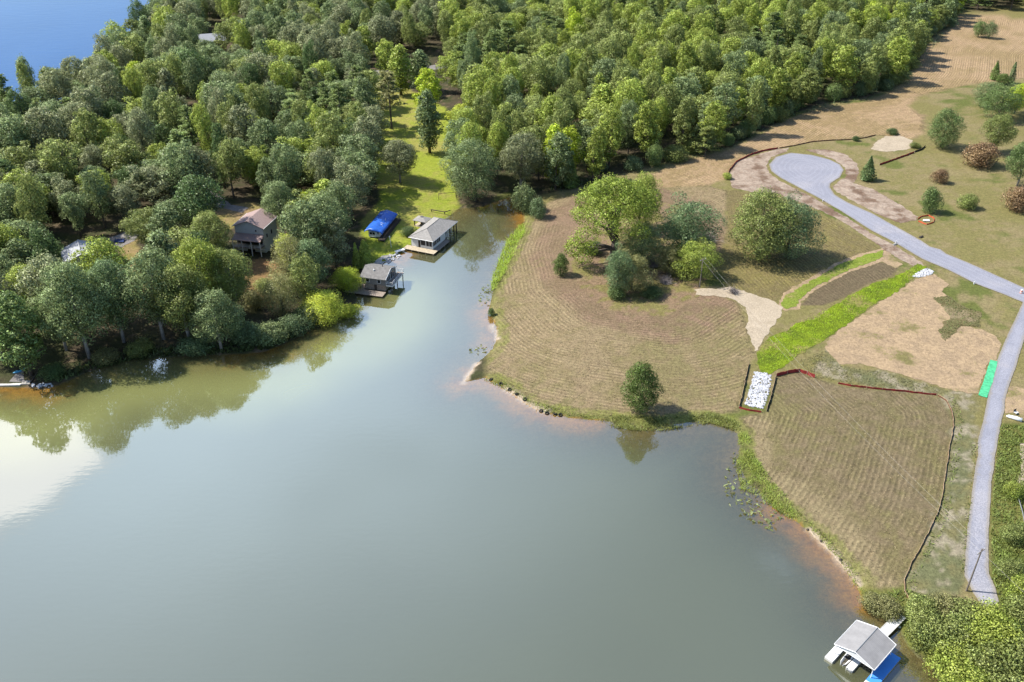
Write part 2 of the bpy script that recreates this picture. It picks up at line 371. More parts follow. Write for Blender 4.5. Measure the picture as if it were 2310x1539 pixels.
w = zone(RIGHT, 0.8, 2); put(w, (0.185, 0.165, 0.062), (0.225, 0.185, 0.09), N01(nA + nC * 0.8))
put(w * ss(nB + nA, 0.1, 0.35), (0.115, 0.13, 0.035))
w = zone(LAWN, 0.8, 2); put(w, (0.245, 0.29, 0.035), (0.28, 0.26, 0.07), N01(nA + nC * 0.6, -0.1, 0.3))
for p in (YARD1, YARD2, YARD4): put(zone(p, 0.8, 2), (0.22, 0.19, 0.06), (0.28, 0.20, 0.10), N01(nB))
put(zone(YARD3, 0.8, 2), (0.27, 0.16, 0.075), (0.20, 0.14, 0.06), N01(nB))
w = zone(BF, 1.0, 2); put(w, (0.33, 0.235, 0.135), (0.26, 0.19, 0.095), N01(nA + nC * 0.7)); 
ub = segdist(FEDGE, GP, False); rowu = np.where(w > 0.5, ub, rowu); rowa = np.maximum(rowa, w * 0.9)
w = zone(A1, 1.0, 2); put(w, (0.25, 0.193, 0.11), (0.21, 0.168, 0.085), N01(nA + nC * 0.8))
dcore = np.maximum(-sdf(CORE, GP), 0)
put(w * ss(13 + nA * 14 - dcore, 0, 5), (0.225, 0.155, 0.10), (0.19, 0.138, 0.082), N01(nB))
put(w * ss(nA * 1.2 + nC, 0.16, 0.36) * 0.4, (0.19, 0.175, 0.07))
put(w * ss(dcore, 30, 44) * 0.7, (0.25, 0.19, 0.11), (0.20, 0.17, 0.08), N01(nC))
rowu = np.where(w > 0.5, dcore, rowu); rowa = np.maximum(rowa, w * (0.3 + 0.5 * ss(dcore, 2, 10)))
inC = inside(CORE, GP)
put(inC * ss(nB + nC, -0.1, 0.2), (0.235, 0.165, 0.10)); put(inC * ss(nA - nC, 0.05, 0.25), (0.19, 0.17, 0.06))
rowa = np.where(inC, 0.15, rowa)
w = zone(A2, 1.0, 1.5); put(w, (0.165, 0.135, 0.06), (0.19, 0.16, 0.06), N01(nA + nC)); rowu = np.where(w > 0.5, segdist(ROADL, GP, False), rowu); rowa = np.maximum(rowa * (w < 0.5), w * 0.8)
w = zone(A3, 0.5, 0.8); put(w, (0.135, 0.105, 0.062)); rowu = np.where(w > 0.5, segdist(ROADL, GP, False), rowu); rowa = np.maximum(rowa * (w < 0.5), w * 0.5)
w = zone(CF, 0.8, 1.0); put(w, (0.18, 0.142, 0.082), (0.158, 0.13, 0.066), N01(nA + nC)); put(w * ss(nA * 1.2 + nC, 0.15, 0.4) * 0.5, (0.165, 0.15, 0.06))
rowu = np.where(w > 0.5, segdist(CFE, GP, False), rowu); rowa = np.maximum(rowa * (w < 0.5), w * 0.75)
put(w * ss(9 - gd + nB * 8, 0, 4), (0.225, 0.18, 0.10))
w = zone(VERGE, 0.8, 1.6); put(w, (0.17, 0.155, 0.07), (0.13, 0.135, 0.065), N01(nA + nC)); put(w * ss(nB + nC * 1.6, 0.0, 0.32) * 0.8, (0.31, 0.265, 0.19))
w = zone(LUSH, 0.8, 1.6); put(w, (0.085, 0.105, 0.022), (0.14, 0.14, 0.04), N01(nB + nC))
inR = ss(GP[:, 0], -8, -4)
put(inR * (np.abs(gd - 1.7 + nB * 1.5) < 1.7) * near * (0.5 + nC), (0.17, 0.19, 0.04))
# lake bed and bare shore
sandw = np.zeros(len(GP)); k = np.where(near & (gd < 3) & (gd > -22))[0]
for sl in SAND_LINES: sandw[k] = np.maximum(sandw[k], 1 - ss(segdist(sl, GP[k], False) + nB[k] * 7 + nC[k] * 4, 2.5, 8.0))
uw = ss(-gd, -0.2, 0.3)
put(uw, (0.12, 0.11, 0.06), (0.15, 0.13, 0.07), N01(nC + nB)); put(uw * sandw, (0.29, 0.168, 0.04), (0.19, 0.115, 0.04), N01(nC + nB, 0.0, 0.3))
for sl in PALE_LINES:
    put(near * (1 - ss(segdist(sl, GP, False) + nC * 1.6, 0.3, 0.9)), (0.42, 0.34, 0.255))
gcol = np.clip(gcol * 0.80, 0.01, 0.8)
nx, ny = len(xs_), len(ys)
ii = (np.arange(ny - 1)[:, None] * nx + np.arange(nx - 1)[None, :]).ravel()
GF = np.stack([ii, ii + 1, ii + nx + 1, ii + nx], 1)
me = mesh_np('ground', np.column_stack([GP, gz]), GF, True, {
    'gcol': ('FLOAT_COLOR', np.column_stack([gcol, np.ones(len(GP))])), 'rowu': ('FLOAT', rowu), 'rowa': ('FLOAT', rowa)})
def ground_mat():
    m, n, l, p, out = nodes_of('ground_cover')
    a = n.new('ShaderNodeAttribute'); a.attribute_name = 'gcol'
    u = n.new('ShaderNodeAttribute'); u.attribute_name = 'rowu'
    ra = n.new('ShaderNodeAttribute'); ra.attribute_name = 'rowa'
    t = n.new('ShaderNodeTexCoord')
    def noise(s, d=5, r=0.6):
        z = n.new('ShaderNodeTexNoise'); z.inputs['Scale'].default_value = s; z.inputs['Detail'].default_value = d; z.inputs['Roughness'].default_value = r
        l.new(t.outputs['Object'], z.inputs['Vector']); return z.outputs[0]
    nf, nm, nl = noise(2.6, 6, 0.75), noise(0.5, 4), noise(0.16, 3)
    # mown swaths: windrows about 1.4 m apart that follow the mower round the field
    ph = math_node(n, l, 'ADD', math_node(n, l, 'MULTIPLY', u.outputs['Fac'], 2 * math.pi / 1.1), math_node(n, l, 'ADD', math_node(n, l, 'MULTIPLY', nm, 2.0), math_node(n, l, 'MULTIPLY', nl, 2.2)))
    s = math_node(n, l, 'MULTIPLY_ADD', math_node(n, l, 'SINE', ph), 0.5, 0.5)
    ph2 = math_node(n, l, 'ADD', math_node(n, l, 'MULTIPLY', u.outputs['Fac'], 2 * math.pi / 4.3), math_node(n, l, 'MULTIPLY', nl, 9.0))
    s2 = math_node(n, l, 'MULTIPLY_ADD', math_node(n, l, 'SINE', ph2), 0.5, 0.5)
    amt = math_node(n, l, 'MULTIPLY', ra.outputs['Fac'], math_node(n, l, 'MULTIPLY', sstep(n, l, noise(0.09, 3), 0.32, 0.62), sstep(n, l, noise(0.8, 4), 0.26, 0.58)))
    k = math_node(n, l, 'MULTIPLY_ADD', math_node(n, l, 'SUBTRACT', math_node(n, l, 'POWER', s, 1.6), 0.42), math_node(n, l, 'MULTIPLY', amt, 0.58), 1.0)
    k = math_node(n, l, 'MULTIPLY', k, math_node(n, l, 'MULTIPLY_ADD', math_node(n, l, 'SUBTRACT', s2, 0.5), math_node(n, l, 'MULTIPLY', amt, 0.22), 1.0))
    k = math_node(n, l, 'MULTIPLY', k, math_node(n, l, 'MULTIPLY_ADD', nf, 1.7, 0.15))
    k = math_node(n, l, 'MULTIPLY', k, math_node(n, l, 'MULTIPLY_ADD', sstep(n, l, noise(1.1, 6, 0.8), 0.3, 0.7), 0.5, 0.75))
    hv = n.new('ShaderNodeHueSaturation'); l.new(a.outputs['Color'], hv.inputs['Color']); l.new(k, hv.inputs['Value'])
    l.new(math_node(n, l, 'MULTIPLY_ADD', nm, 0.03, 0.483), hv.inputs['Hue'])
    l.new(hv.outputs[0], p.inputs['Base Color']); p.inputs['Roughness'].default_value = 0.95; p.inputs['Specular IOR Level'].default_value = 0.1
    hgt = math_node(n, l, 'ADD', math_node(n, l, 'MULTIPLY', math_node(n, l, 'MULTIPLY', s, amt), 0.12), math_node(n, l, 'MULTIPLY', nf, 0.22))
    b = n.new('ShaderNodeBump'); b.inputs['Strength'].default_value = 0.9; b.inputs['Distance'].default_value = 1.0
    l.new(hgt, b.inputs['Height']); l.new(b.outputs[0], p.inputs['Normal'])
    return m
me.materials.append(ground_mat())
tag(link(bpy.data.objects.new('ground', me)), 'mown hay field, lawn and wood floor around the cove', kind='structure')

# ------------------------------------------------------------------ water
def water_mat(name, body, ripple, scale, ior=3.0, clear=True):
    m, n, l, p, out = nodes_of(name); n.remove(p)
    t = n.new('ShaderNodeTexCoord'); z = n.new('ShaderNodeTexNoise'); z.inputs['Scale'].default_value = scale; z.inputs['Detail'].default_value = 4
    mp = n.new('ShaderNodeMapping'); mp.inputs['Scale'].default_value = (0.45, 1.0, 1.0); l.new(t.outputs['Object'], mp.inputs[0]); l.new(mp.outputs[0], z.inputs['Vector'])
    b = n.new('ShaderNodeBump'); b.inputs['Strength'].default_value = ripple; b.inputs['Distance'].default_value = 0.1; l.new(z.outputs[0], b.inputs['Height'])
    z2 = n.new('ShaderNodeTexNoise'); z2.inputs['Scale'].default_value = 0.02; z2.inputs['Detail'].default_value = 3; l.new(t.outputs['Object'], z2.inputs['Vector'])
    d = n.new('ShaderNodeBsdfDiffuse'); bc = mixcol(n, l, z2.outputs[0], tuple(c * 0.88 for c in body), tuple(c * 1.12 for c in body))
    if clear:   # silt stirred up near the banks makes the shallows a lighter olive
        ad = n.new('ShaderNodeAttribute'); ad.attribute_name = 'silt'
        bc = mixcol(n, l, ad.outputs['Fac'], bc, (0.205, 0.215, 0.08))
    l.new(bc, d.inputs[0])
    base = d.outputs[0]
    if clear:
        a = n.new('ShaderNodeAttribute'); a.attribute_name = 'depth'
        tr = n.new('ShaderNodeBsdfTransparent'); tr.inputs[0].default_value = (1.0, 0.93, 0.78, 1)
        op = math_node(n, l, 'SUBTRACT', 1.0, math_node(n, l, 'EXPONENT', math_node(n, l, 'MULTIPLY', a.outputs['Fac'], -1.15)), clamp=True)
        x = n.new('ShaderNodeMixShader'); l.new(op, x.inputs[0]); l.new(tr.outputs[0], x.inputs[1]); l.new(d.outputs[0], x.inputs[2]); base = x.outputs[0]
    g = n.new('ShaderNodeBsdfGlossy'); g.inputs['Roughness'].default_value = 0.03; l.new(b.outputs[0], g.inputs['Normal'])
    fr = n.new('ShaderNodeFresnel'); fr.inputs['IOR'].default_value = ior; l.new(b.outputs[0], fr.inputs['Normal'])
    ge = n.new('ShaderNodeNewGeometry')
    ff = math_node(n, l, 'MULTIPLY', fr.outputs[0], math_node(n, l, 'SUBTRACT', 1.0, ge.outputs['Backfacing']))
    x = n.new('ShaderNodeMixShader'); l.new(ff, x.inputs[0]); l.new(base, x.inputs[1]); l.new(g.outputs[0], x.inputs[2]); l.new(x.outputs[0], out.inputs[0])
    return m
wx = np.array([-9000, -3000, -1200, -700, -500, -400, -300] + list(np.arange(-240, -110, 4)) + list(np.arange(-110, 90, 1.0)) + [92])
wy = np.array([-250, -100, 0, 40, 60, 75] + list(np.arange(84, 300, 1.0)))
WX, WY = np.meshgrid(wx, wy); WP = np.stack([WX.ravel(), WY.ravel()], 1)
wd = -sdf(COVE, WP)
depth = np.maximum(-h_of_d(wd), 0)
nx = len(wx); ii = (np.arange(len(wy) - 1)[:, None] * nx + np.arange(nx - 1)[None, :]).ravel()
WF = np.stack([ii, ii + 1, ii + nx + 1, ii + nx], 1)
bank = flat([(-200, 880), (0, 876), (130, 870), (280, 810), (440, 802), (600, 793), (700, 747), (800, 690)])
silt = np.clip(1 - ss(segdist(bank, WP, False) + fbm(WP, 25, 81) * 14, 10, 36), 0, 1)
keep = wd[WF].min(1) < 1.0
me = mesh_np('cove_water', np.column_stack([WP, np.zeros(len(WP))]), WF[keep], False, {'depth': ('FLOAT', depth), 'silt': ('FLOAT', silt)})
me.materials.append(water_mat('murky_water', (0.094, 0.10, 0.05), 0.06, 0.9))
tag(link(bpy.data.objects.new('cove_water', me)), 'calm murky green water of the cove', kind='structure')
me = mesh_np('lake', [(-9000, 345, 0), (-95, 345, 0), (-95, 1400, 0), (-400, 9000, 0), (-9000, 9000, 0)], [[0, 1, 2, 3, 4]])
me.materials.append(water_mat('lake_water', (0.025, 0.075, 0.19), 0.6, 0.25, 1.33, False))
tag(link(bpy.data.objects.new('lake', me)), 'open blue lake beyond the wood', kind='structure')

# ------------------------------------------------------------------ draped sheets
def densify(P, step, closed=True):
    out = []; n = len(P)
    for i in range(n if closed else n - 1):
        a, b = P[i], P[(i + 1) % n]; k = max(1, int(np.hypot(*(b - a)) / step))
        for j in range(k): out.append(a + (b - a) * j / k)
    if not closed: out.append(P[-1])
    return np.array(out)
def ground_z(P):
    d = shore_d(P)
    return h_of_d(d) + (fbm(P, 14, 3) * 0.5 * ss(d, 3, 25) + fbm(P, 3.0, 5) * 0.12 * ss(d, 1, 6)) * 0.5
def sheet(name, px, m, label, lift=0.05, step=0.8, jit=0.45, kind='structure', cat=None, inner=1.6):
    P = densify(onto(px), step); rg = np.random.RandomState(len(px))
    c = np.stack([fbm(P, 1.5, 71, 3), fbm(P, 1.5, 91, 3)], 1) * jit * 2.5 + rg.uniform(-jit, jit, P.shape) * 0.5
    P = P + c
    lo, hi = P.min(0), P.max(0)
    g = np.stack(np.meshgrid(np.arange(lo[0], hi[0], inner), np.arange(lo[1], hi[1], inner)), -1).reshape(-1, 2)
    g = g[sdf(P, g) > inner * 0.5] if len(g) else g
    pts = [Vector(p) for p in P] + [Vector(p) for p in g]
    r = delaunay_2d_cdt(pts, [], [list(range(len(P)))], 1, 1e-4)
    V = np.array([tuple(v) for v in r[0]]); T = [t for t in r[2] if len(t) == 3]
    z = ground_z(V) + lift
    me = mesh_np(name, np.column_stack([V, z]), np.array(T), True, {'edge': ('FLOAT', np.maximum(sdf(P, V), 0))}); me.materials.append(m)
    return tag(link(bpy.data.objects.new(name, me)), label, cat, kind=kind)
def sheet_mat(name, a, b, c, s1=0.25, s2=3.0, bump=0.5, dist=0.25, thr=(0.55, 0.7), spec=0.15, tracks=0.0):
    m, n, l, p, out = nodes_of(name); t = n.new('ShaderNodeTexCoord')
    def noise(s, d, r):
        z = n.new('ShaderNodeTexNoise'); z.inputs['Scale'].default_value = s; z.inputs['Detail'].default_value = d; z.inputs['Roughness'].default_value = r
        l.new(t.outputs['Object'], z.inputs['Vector']); return z.outputs[0]
    a, b, c = (tuple(v * 0.76 for v in q) for q in (a, b, c))
    n1, n2, n3 = noise(s1, 6, 0.6), noise(s2, 5, 0.75), noise(s1 * 0.35, 5, 0.62)
    cc = mixcol(n, l, sstep(n, l, n1, 0.35, 0.65), a, b)
    cc = mixcol(n, l, sstep(n, l, math_node(n, l, 'ADD', math_node(n, l, 'MULTIPLY', n3, 0.75), math_node(n, l, 'MULTIPLY', n2, 0.25)), *thr), cc, c)
    if tracks:      # wheel tracks pressed into the gravel run parallel to the edges; loose dirt at the rim
        e = n.new('ShaderNodeAttribute'); e.attribute_name = 'edge'
        w = math_node(n, l, 'SINE', math_node(n, l, 'MULTIPLY_ADD', e.outputs['Fac'], 3.3, math_node(n, l, 'MULTIPLY', n1, 6.0)))
        cc = mixcol(n, l, math_node(n, l, 'MULTIPLY', sstep(n, l, w, 0.1, 0.9), tracks), cc, tuple(v * 1.28 for v in b))
        cc = mixcol(n, l, math_node(n, l, 'MULTIPLY', math_node(n, l, 'SUBTRACT', 1.0, sstep(n, l, math_node(n, l, 'ADD', e.outputs['Fac'], math_node(n, l, 'MULTIPLY', n2, -0.6)), -0.2, 0.5)), 0.6), cc, (0.20, 0.17, 0.12))
    hv = n.new('ShaderNodeHueSaturation'); l.new(cc, hv.inputs['Color']); l.new(math_node(n, l, 'MULTIPLY_ADD', n2, 1.7, 0.15), hv.inputs['Value'])
    l.new(hv.outputs[0], p.inputs['Base Color']); p.inputs['Roughness'].default_value = 0.95; p.inputs['Specular IOR Level'].default_value = spec
    b_ = n.new('ShaderNodeBump'); b_.inputs['Strength'].default_value = bump; b_.inputs['Distance'].default_value = dist; l.new(n2, b_.inputs['Height']); l.new(b_.outputs[0], p.inputs['Normal'])
    return m
M['gravel'] = sheet_mat('gravel_road', (0.25, 0.255, 0.30), (0.285, 0.287, 0.33), (0.33, 0.32, 0.345), 0.12, 4.0, 0.4, 0.06, (0.5, 0.62), tracks=0.22)
M['straw'] = sheet_mat('straw_cover', (0.40, 0.29, 0.175), (0.33, 0.24, 0.15), (0.19, 0.165, 0.065), 0.3, 1.3, 1.0, 0.3, (0.525, 0.62))
M['straw_path'] = sheet_mat('pale_straw_path', (0.46, 0.38, 0.28), (0.40, 0.33, 0.24), (0.33, 0.27, 0.18), 0.3, 2.5, 0.8, 0.2)
M['mulch'] = sheet_mat('straw_mat', (0.40, 0.32, 0.25), (0.30, 0.225, 0.17), (0.17, 0.11, 0.075), 0.35, 1.1, 1.0, 0.35, (0.5, 0.6))
M['lime'] = sheet_mat('lime_swale_grass', (0.21, 0.28, 0.014), (0.115, 0.16, 0.014), (0.25, 0.22, 0.07), 0.22, 1.6, 1.0, 0.5, (0.54, 0.64))
M['limeb'] = sheet_mat('lime_strip_grass', (0.20, 0.265, 0.03), (0.22, 0.26, 0.045), (0.30, 0.24, 0.10), 0.25, 1.6, 1.0, 0.4, (0.53, 0.63))
M['weedy'] = sheet_mat('weedy_ground', (0.13, 0.12, 0.05), (0.16, 0.13, 0.06), (0.24, 0.19, 0.11), 0.4, 2.0, 0.8, 0.2, (0.52, 0.62))
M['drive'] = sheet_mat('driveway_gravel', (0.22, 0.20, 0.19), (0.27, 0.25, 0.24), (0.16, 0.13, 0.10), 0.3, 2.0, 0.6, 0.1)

sheet('field_strip', [(1755,692),(1764,662),(1815,634),(1888,592),(1940,572),(1996,560),(2020,585),(2036,598),(2020,606),(1990,590),(1925,611),(1880,633),(1840,654),(1806,682),(1806,697),(1770,704)], M['straw'], 'straw-edged ground along the second green strip', 0.03)
sheet('grass_strip', [(1760,686),(1772,667),(1821,639),(1892,597),(1950,576),(1993,565),(1986,584),(1923,606),(1877,628),(1837,649),(1802,676),(1798,692),(1772,698)], M['limeb'], 'narrow strip of green grass beside the mown slope', 0.09)
sheet('lime_swale', [(1708,793),(1735,762),(1772,747),(1800,728),(1846,718),(1880,690),(1907,673),(1940,655),(1969,639),(2015,626),(2045,612),(2070,596),(2092,602),(2075,618),(2052,632),(2027,658),(1969,688),(1907,734),(1861,765),(1815,793),(1770,826),(1738,845),(1717,839),(1704,818)], M['lime'], 'bright lime green grass in the drainage swale', 0.06)
sheet('straw_patch', [(2064,630),(2107,618),(2138,642),(2122,658),(2147,676),(2150,700),(2165,735),(2184,737),(2239,753),(2258,777),(2247,814),(2228,818),(2206,888),(2184,888),(2138,879),(2092,863),(2000,836),(1938,820),(1895,823),(1861,784),(1867,764),(1907,736),(1984,682),(2030,655)], M['straw'], 'large bare straw-covered slope beside the lane', 0.05)
sheet('weed_patch', [(2104,672),(2140,668),(2165,690),(2215,705),(2205,740),(2170,735),(2130,772),(2118,748),(2145,715),(2125,690)], M['weedy'], 'dull brown-green weedy patch on the straw slope', 0.09, 0.8, 0.7)
sheet('straw_patch', [(2268,897),(2279,872),(2340,880),(2400,900),(2400,960),(2310,945),(2290,932),(2268,934)], M['straw'], 'small straw-covered patch right of the lane', 0.05)
sheet('straw_path', [(1565,655),(1580,652),(1620,652),(1645,648),(1690,660),(1745,680),(1764,693),(1762,715),(1745,735),(1725,760),(1712,785),(1703,792),(1695,770),(1685,745),(1688,720),(1680,695),(1660,680),(1640,672),(1600,668),(1572,665)], M['straw_path'], 'pale straw path curving from the utility pole to the swale', 0.06)
sheet('sand_pad', [(1963,338),(1975,323),(1996,308),(2030,306),(2058,317),(2064,329),(2046,338),(2000,343)], M['straw_path'], 'pale sandy pad beyond the turnaround', 0.06)
sheet('mulch_bank', [(1781,334),(1754,337),(1708,350),(1661,365),(1643,397),(1652,424),(1690,432),(1760,440),(1800,455),(1850,475),(1900,500),(1960,540),(2015,577),(2060,602),(2098,618),(2079,592),(2021,556),(1969,529),(1907,489),(1855,458),(1797,427),(1758,408),(1735,392),(1729,375),(1738,356),(1775,342)], M['mulch'], 'pale mulched bank on the near side of the road and turnaround', 0.05)
sheet('mulch_bank', [(1812,338),(1861,337),(1907,348),(1932,369),(1938,388),(1926,415),(1969,427),(2030,461),(2070,489),(2067,498),(2030,504),(1984,486),(1923,453),(1886,432),(1878,421),(1909,397),(1906,378),(1877,358),(1846,347)], M['mulch'], 'pale mulched bank on the far side of the road and turnaround', 0.05)
road = sheet('road', [(1784,345),(1750,355),(1735,372),(1740,387),(1762,403),(1797,421),(1855,452),(1907,483),(1969,523),(2021,550),(2079,584),(2138,609),(2199,640),(2261,664),(2307,683),(2294,712),(2276,750),(2261,784),(2248,817),(2233,876),(2227,903),(2218,950),(2205,1000),(2206,1027),(2199,1062),(2193,1107),(2187,1156),(2182,1195),(2178,1253),(2176,1300),(2196,1339),(2214,1368),(2235,1370),(2253,1360),(2245,1326),(2231,1295),(2229,1250),(2230,1200),(2233,1150),(2237,1078),(2242,1058),(2245,1029),(2250,1000),(2251,987),(2259,951),(2265,930),(2267,901),(2276,871),(2284,847),(2291,830),(2299,801),(2306,780),(2318,740),(2330,716),(2480,760),(2480,720),(2310,650),(2245,621),(2184,593),(2135,573),(2122,563),(2098,557),(2079,544),(2030,517),(1969,483),(1913,458),(1883,440),(1872,423),(1873,415),(1895,400),(1903,384),(1895,372),(1870,360),(1830,350)], M['gravel'], 'pale grey gravel road with round turnaround and lane', 0.11, 0.8, 0.07)
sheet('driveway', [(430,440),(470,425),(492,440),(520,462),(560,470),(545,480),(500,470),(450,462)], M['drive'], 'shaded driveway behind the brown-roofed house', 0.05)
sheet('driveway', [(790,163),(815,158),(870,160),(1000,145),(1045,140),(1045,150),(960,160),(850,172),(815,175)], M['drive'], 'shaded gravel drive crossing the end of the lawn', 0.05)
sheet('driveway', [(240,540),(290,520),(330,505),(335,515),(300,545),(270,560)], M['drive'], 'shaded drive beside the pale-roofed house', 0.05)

# ------------------------------------------------------------------ trees
def unit(v): return v / np.maximum(np.linalg.norm(v, axis=1, keepdims=True), 1e-9)
def cards(rg, C, Nn, size, asp=0.6):
    n = len(C); t = unit(np.cross(Nn, rg.normal(size=(n, 3)))); b = np.cross(Nn, t)
    s = size * rg.uniform(0.6, 1.35, n)[:, None]
    bend = Nn * s * 0.18
    V = np.stack([C - t * s * 0.5 - bend, C - b * s * asp * 0.5, C + t * s * 0.5 - bend, C + b * s * asp * 0.5], 1).reshape(-1, 3)
    return V, np.arange(4 * n).reshape(-1, 4)
def crown_mesh(name, V, Fq, rg, nrm=None):
    lv = np.repeat(rg.uniform(0, 1, len(Fq)), 4)
    me = mesh_np(name, V, Fq, nrm is not None, {'leafv': ('FLOAT', lv)}); me.materials.append(M['leaf'])
    if nrm is not None:
        nrm = unit(nrm + rg.normal(size=nrm.shape) * 0.42)
        me.normals_split_custom_set_from_vertices(np.repeat(nrm, 4, axis=0).tolist())
    return me
def lobes_for(rg, n, Rr, z0, z1, peak=0.5, lr=(0.26, 0.42), fill=0.62):
    out = []
    for i in range(n):
        t = (i + rg.uniform(0, 1)) / n
        t = t ** 0.85
        w = math.sin(math.pi * min(max(t ** (math.log(0.5) / math.log(peak)), 0.04), 0.97)) ** 0.6
        a = i * 2.39996 + rg.uniform(-0.5, 0.5)
        r = Rr * w * fill * rg.uniform(0.6, 1.12)
        out.append((r * math.cos(a), r * math.sin(a), z0 + (z1 - z0) * (0.06 + 0.86 * t), Rr * rg.uniform(*lr) * (0.75 + 0.35 * w)))
    for j in range(max(3, n // 7)):      # limbs that reach out past the rest of the crown
        a = rg.uniform(0, 6.283); t = rg.uniform(0.25, 1.0); r = Rr * rg.uniform(0.55, 1.02) * (1.05 - 0.5 * t)
        out.append((r * math.cos(a), r * math.sin(a), z0 + (z1 - z0) * t, Rr * rg.uniform(0.13, 0.24)))
    out.append((0, 0, (z0 + z1) * 0.5, Rr * 0.5))
    return np.array(out)
def leaves_on(rg, L, n, size, asp=0.6, flatten=0.85, droop=0.0):
    w = L[:, 3] ** 2; k = rg.choice(len(L), n, p=w / w.sum())
    d = unit(rg.normal(size=(n, 3)) + np.array([0, 0, 0.35]))
    rr = L[k, 3] * (0.72 + 0.36 * np.sqrt(rg.uniform(0, 1, n)))
    C = L[k, :3] + d * rr[:, None] * np.array([1, 1, flatten])
    stray = rg.uniform(0, 1, n) < 0.14
    C = np.where(stray[:, None], L[k, :3] + d * (L[k, 3] * rg.uniform(1.05, 1.38, n))[:, None], C)
    C[:, 2] -= droop * rg.uniform(0, 1, n) ** 2
    C[:, 2] = np.maximum(C[:, 2], 0.15)
    V, Fq = cards(rg, C, unit(d * 0.75 + rg.normal(size=(n, 3)) * 0.55), size, asp); return V, Fq, d
def trunk_mesh(name, L, H, r, z0, rg, limbs=6, m='bark', lean=0.0):
    b = MB(); top = min(H * 0.8, L[:, 2].max())
    pts = [(lean * t * t * H, math.sin(t * 5) * 0.15, t * top - (0.3 if t == 0 else 0)) for t in (0, 0.2, 0.45, 0.7, 1)]
    b.tube(pts, [r * 1.3, r, r * 0.8, r * 0.5, r * 0.15], 7)
    for j in rg.choice(len(L) - 1, min(limbs, len(L) - 1), replace=False):
        q = L[j]; zs = max(min(q[2] - 2.0, top * 0.75) * rg.uniform(0.5, 0.9), z0 * 0.6)
        t = zs / top; s = (lean * t * t * H, 0, zs)
        mid = (q[0] * 0.5 + s[0] * 0.5, q[1] * 0.5, zs + (q[2] - zs) * 0.65)
        b.tube([s, mid, (q[0] * 0.95, q[1] * 0.95, q[2])], [r * 0.5, r * 0.3, r * 0.08], 5, False)
    me = bpy.data.meshes.new(name); me.from_pydata(b.v, [], b.f); me.update(); me.materials.append(M[m])
    for p in me.polygons: p.use_smooth = True
    return me
PROTO = {}
def broad(key, seed, Rr, z0, H, n, leaf, nl, peak=0.5, lr=(0.26, 0.42), fill=0.62, limbs=6, tr=0.3, m='bark', asp=0.6, droop=0.0):
    rg = np.random.RandomState(seed); L = lobes_for(rg, nl, Rr, z0, H, peak, lr, fill)
    V, Fq, d = leaves_on(rg, L, n, leaf, asp, droop=droop)
    PROTO[key] = (crown_mesh('crown', V, Fq, rg, d), trunk_mesh('trunk', L, H, tr, z0, rg, limbs, m), H, Rr)
for i in range(6): broad('broad%d' % i, 100 + i, 6.2, (3.0, 2.0, 4.5, 3.0, 5.0, 2.5)[i], 18.0, 8500, 0.45, (44, 36, 50, 40, 34, 46)[i], (0.5, 0.62, 0.42, 0.7, 0.55, 0.48)[i], ((0.15, 0.3), (0.18, 0.38), (0.14, 0.27), (0.16, 0.34), (0.2, 0.42), (0.13, 0.3))[i], (0.8, 0.74, 0.84, 0.78, 0.7, 0.86)[i])
for i in range(3): broad('low%d' % i, 210 + i, 6.5, 0.5, 15.0, 21000, 0.29, 52, (0.46, 0.52, 0.42)[i], (0.17, 0.33), 0.76, 9, 0.3, asp=0.5)
for i in range(2): broad('tall%d' % i, 120 + i, 5.0, 1.2, 21.0, 6500, 0.52, 44, 0.5, (0.16, 0.34), 0.75)
for i in range(3): broad('fine%d' % i, 130 + i, 6.5, 3.2, 18.0, 19000, 0.34, 48, (0.5, 0.58, 0.45)[i], (0.2, 0.34), 0.72, 9, 0.34, 'bark_pale', asp=0.55)
for i in range(3): broad('bush%d' % i, 140 + i, 2.6, 0.0, 3.4, 6500, 0.19, 22, 0.42, (0.28, 0.44), 0.62, 4, 0.07)
broad('cedar1', 161, 4.6, 0.1, 11.5, 15000, 0.31, 48, 0.42, (0.2, 0.32), 0.72, 3, 0.2, asp=0.4)
broad('column', 150, 3.2, 0.3, 20.0, 5200, 0.5, 34, 0.45, (0.3, 0.5), 0.55, 4, 0.3)
broad('willow', 152, 6.0, 0.6, 14.0, 16000, 0.38, 38, 0.5, (0.24, 0.4), 0.7, 8, 0.35, asp=0.3, droop=2.5)
def cedar(key, seed, Rr, H, n, leaf, pw=0.7, z0=0.1):
    rg = np.random.RandomState(seed); t = rg.uniform(0, 1, n) ** 1.25; a = rg.uniform(0, 2 * math.pi, n)
    prof = np.minimum(1.0, (t + 0.04) * 6) ** 0.6 * (1 - t) ** pw
    lump = 0.78 + 0.3 * np.sin(a * 5 + t * 23 + seed) * np.sin(t * 31 + a * 2) + rg.normal(0, 0.06, n)
    r = Rr * prof * np.clip(lump, 0.3, 1.25) * np.sqrt(rg.uniform(0.45, 1, n))
    C = np.stack([r * np.cos(a), r * np.sin(a), z0 + t * (H - z0)], 1)
    d = unit(np.stack([np.cos(a), np.sin(a), rg.uniform(0.1, 0.9, n)], 1) + rg.normal(size=(n, 3)) * 0.5)
    V, Fq = cards(rg, C, d, leaf, 0.4); nd = d
    b = MB().tube([(0, 0, -0.3), (0, 0, H * 0.5), (0, 0, H * 0.95)], [Rr * 0.05 + 0.05, Rr * 0.035, 0.03], 6)
    me = bpy.data.meshes.new('trunk'); me.from_pydata(b.v, [], b.f); me.update(); me.materials.append(M['bark'])
    PROTO[key] = (crown_mesh('crown', V, Fq, rg, nd), me, H, Rr)
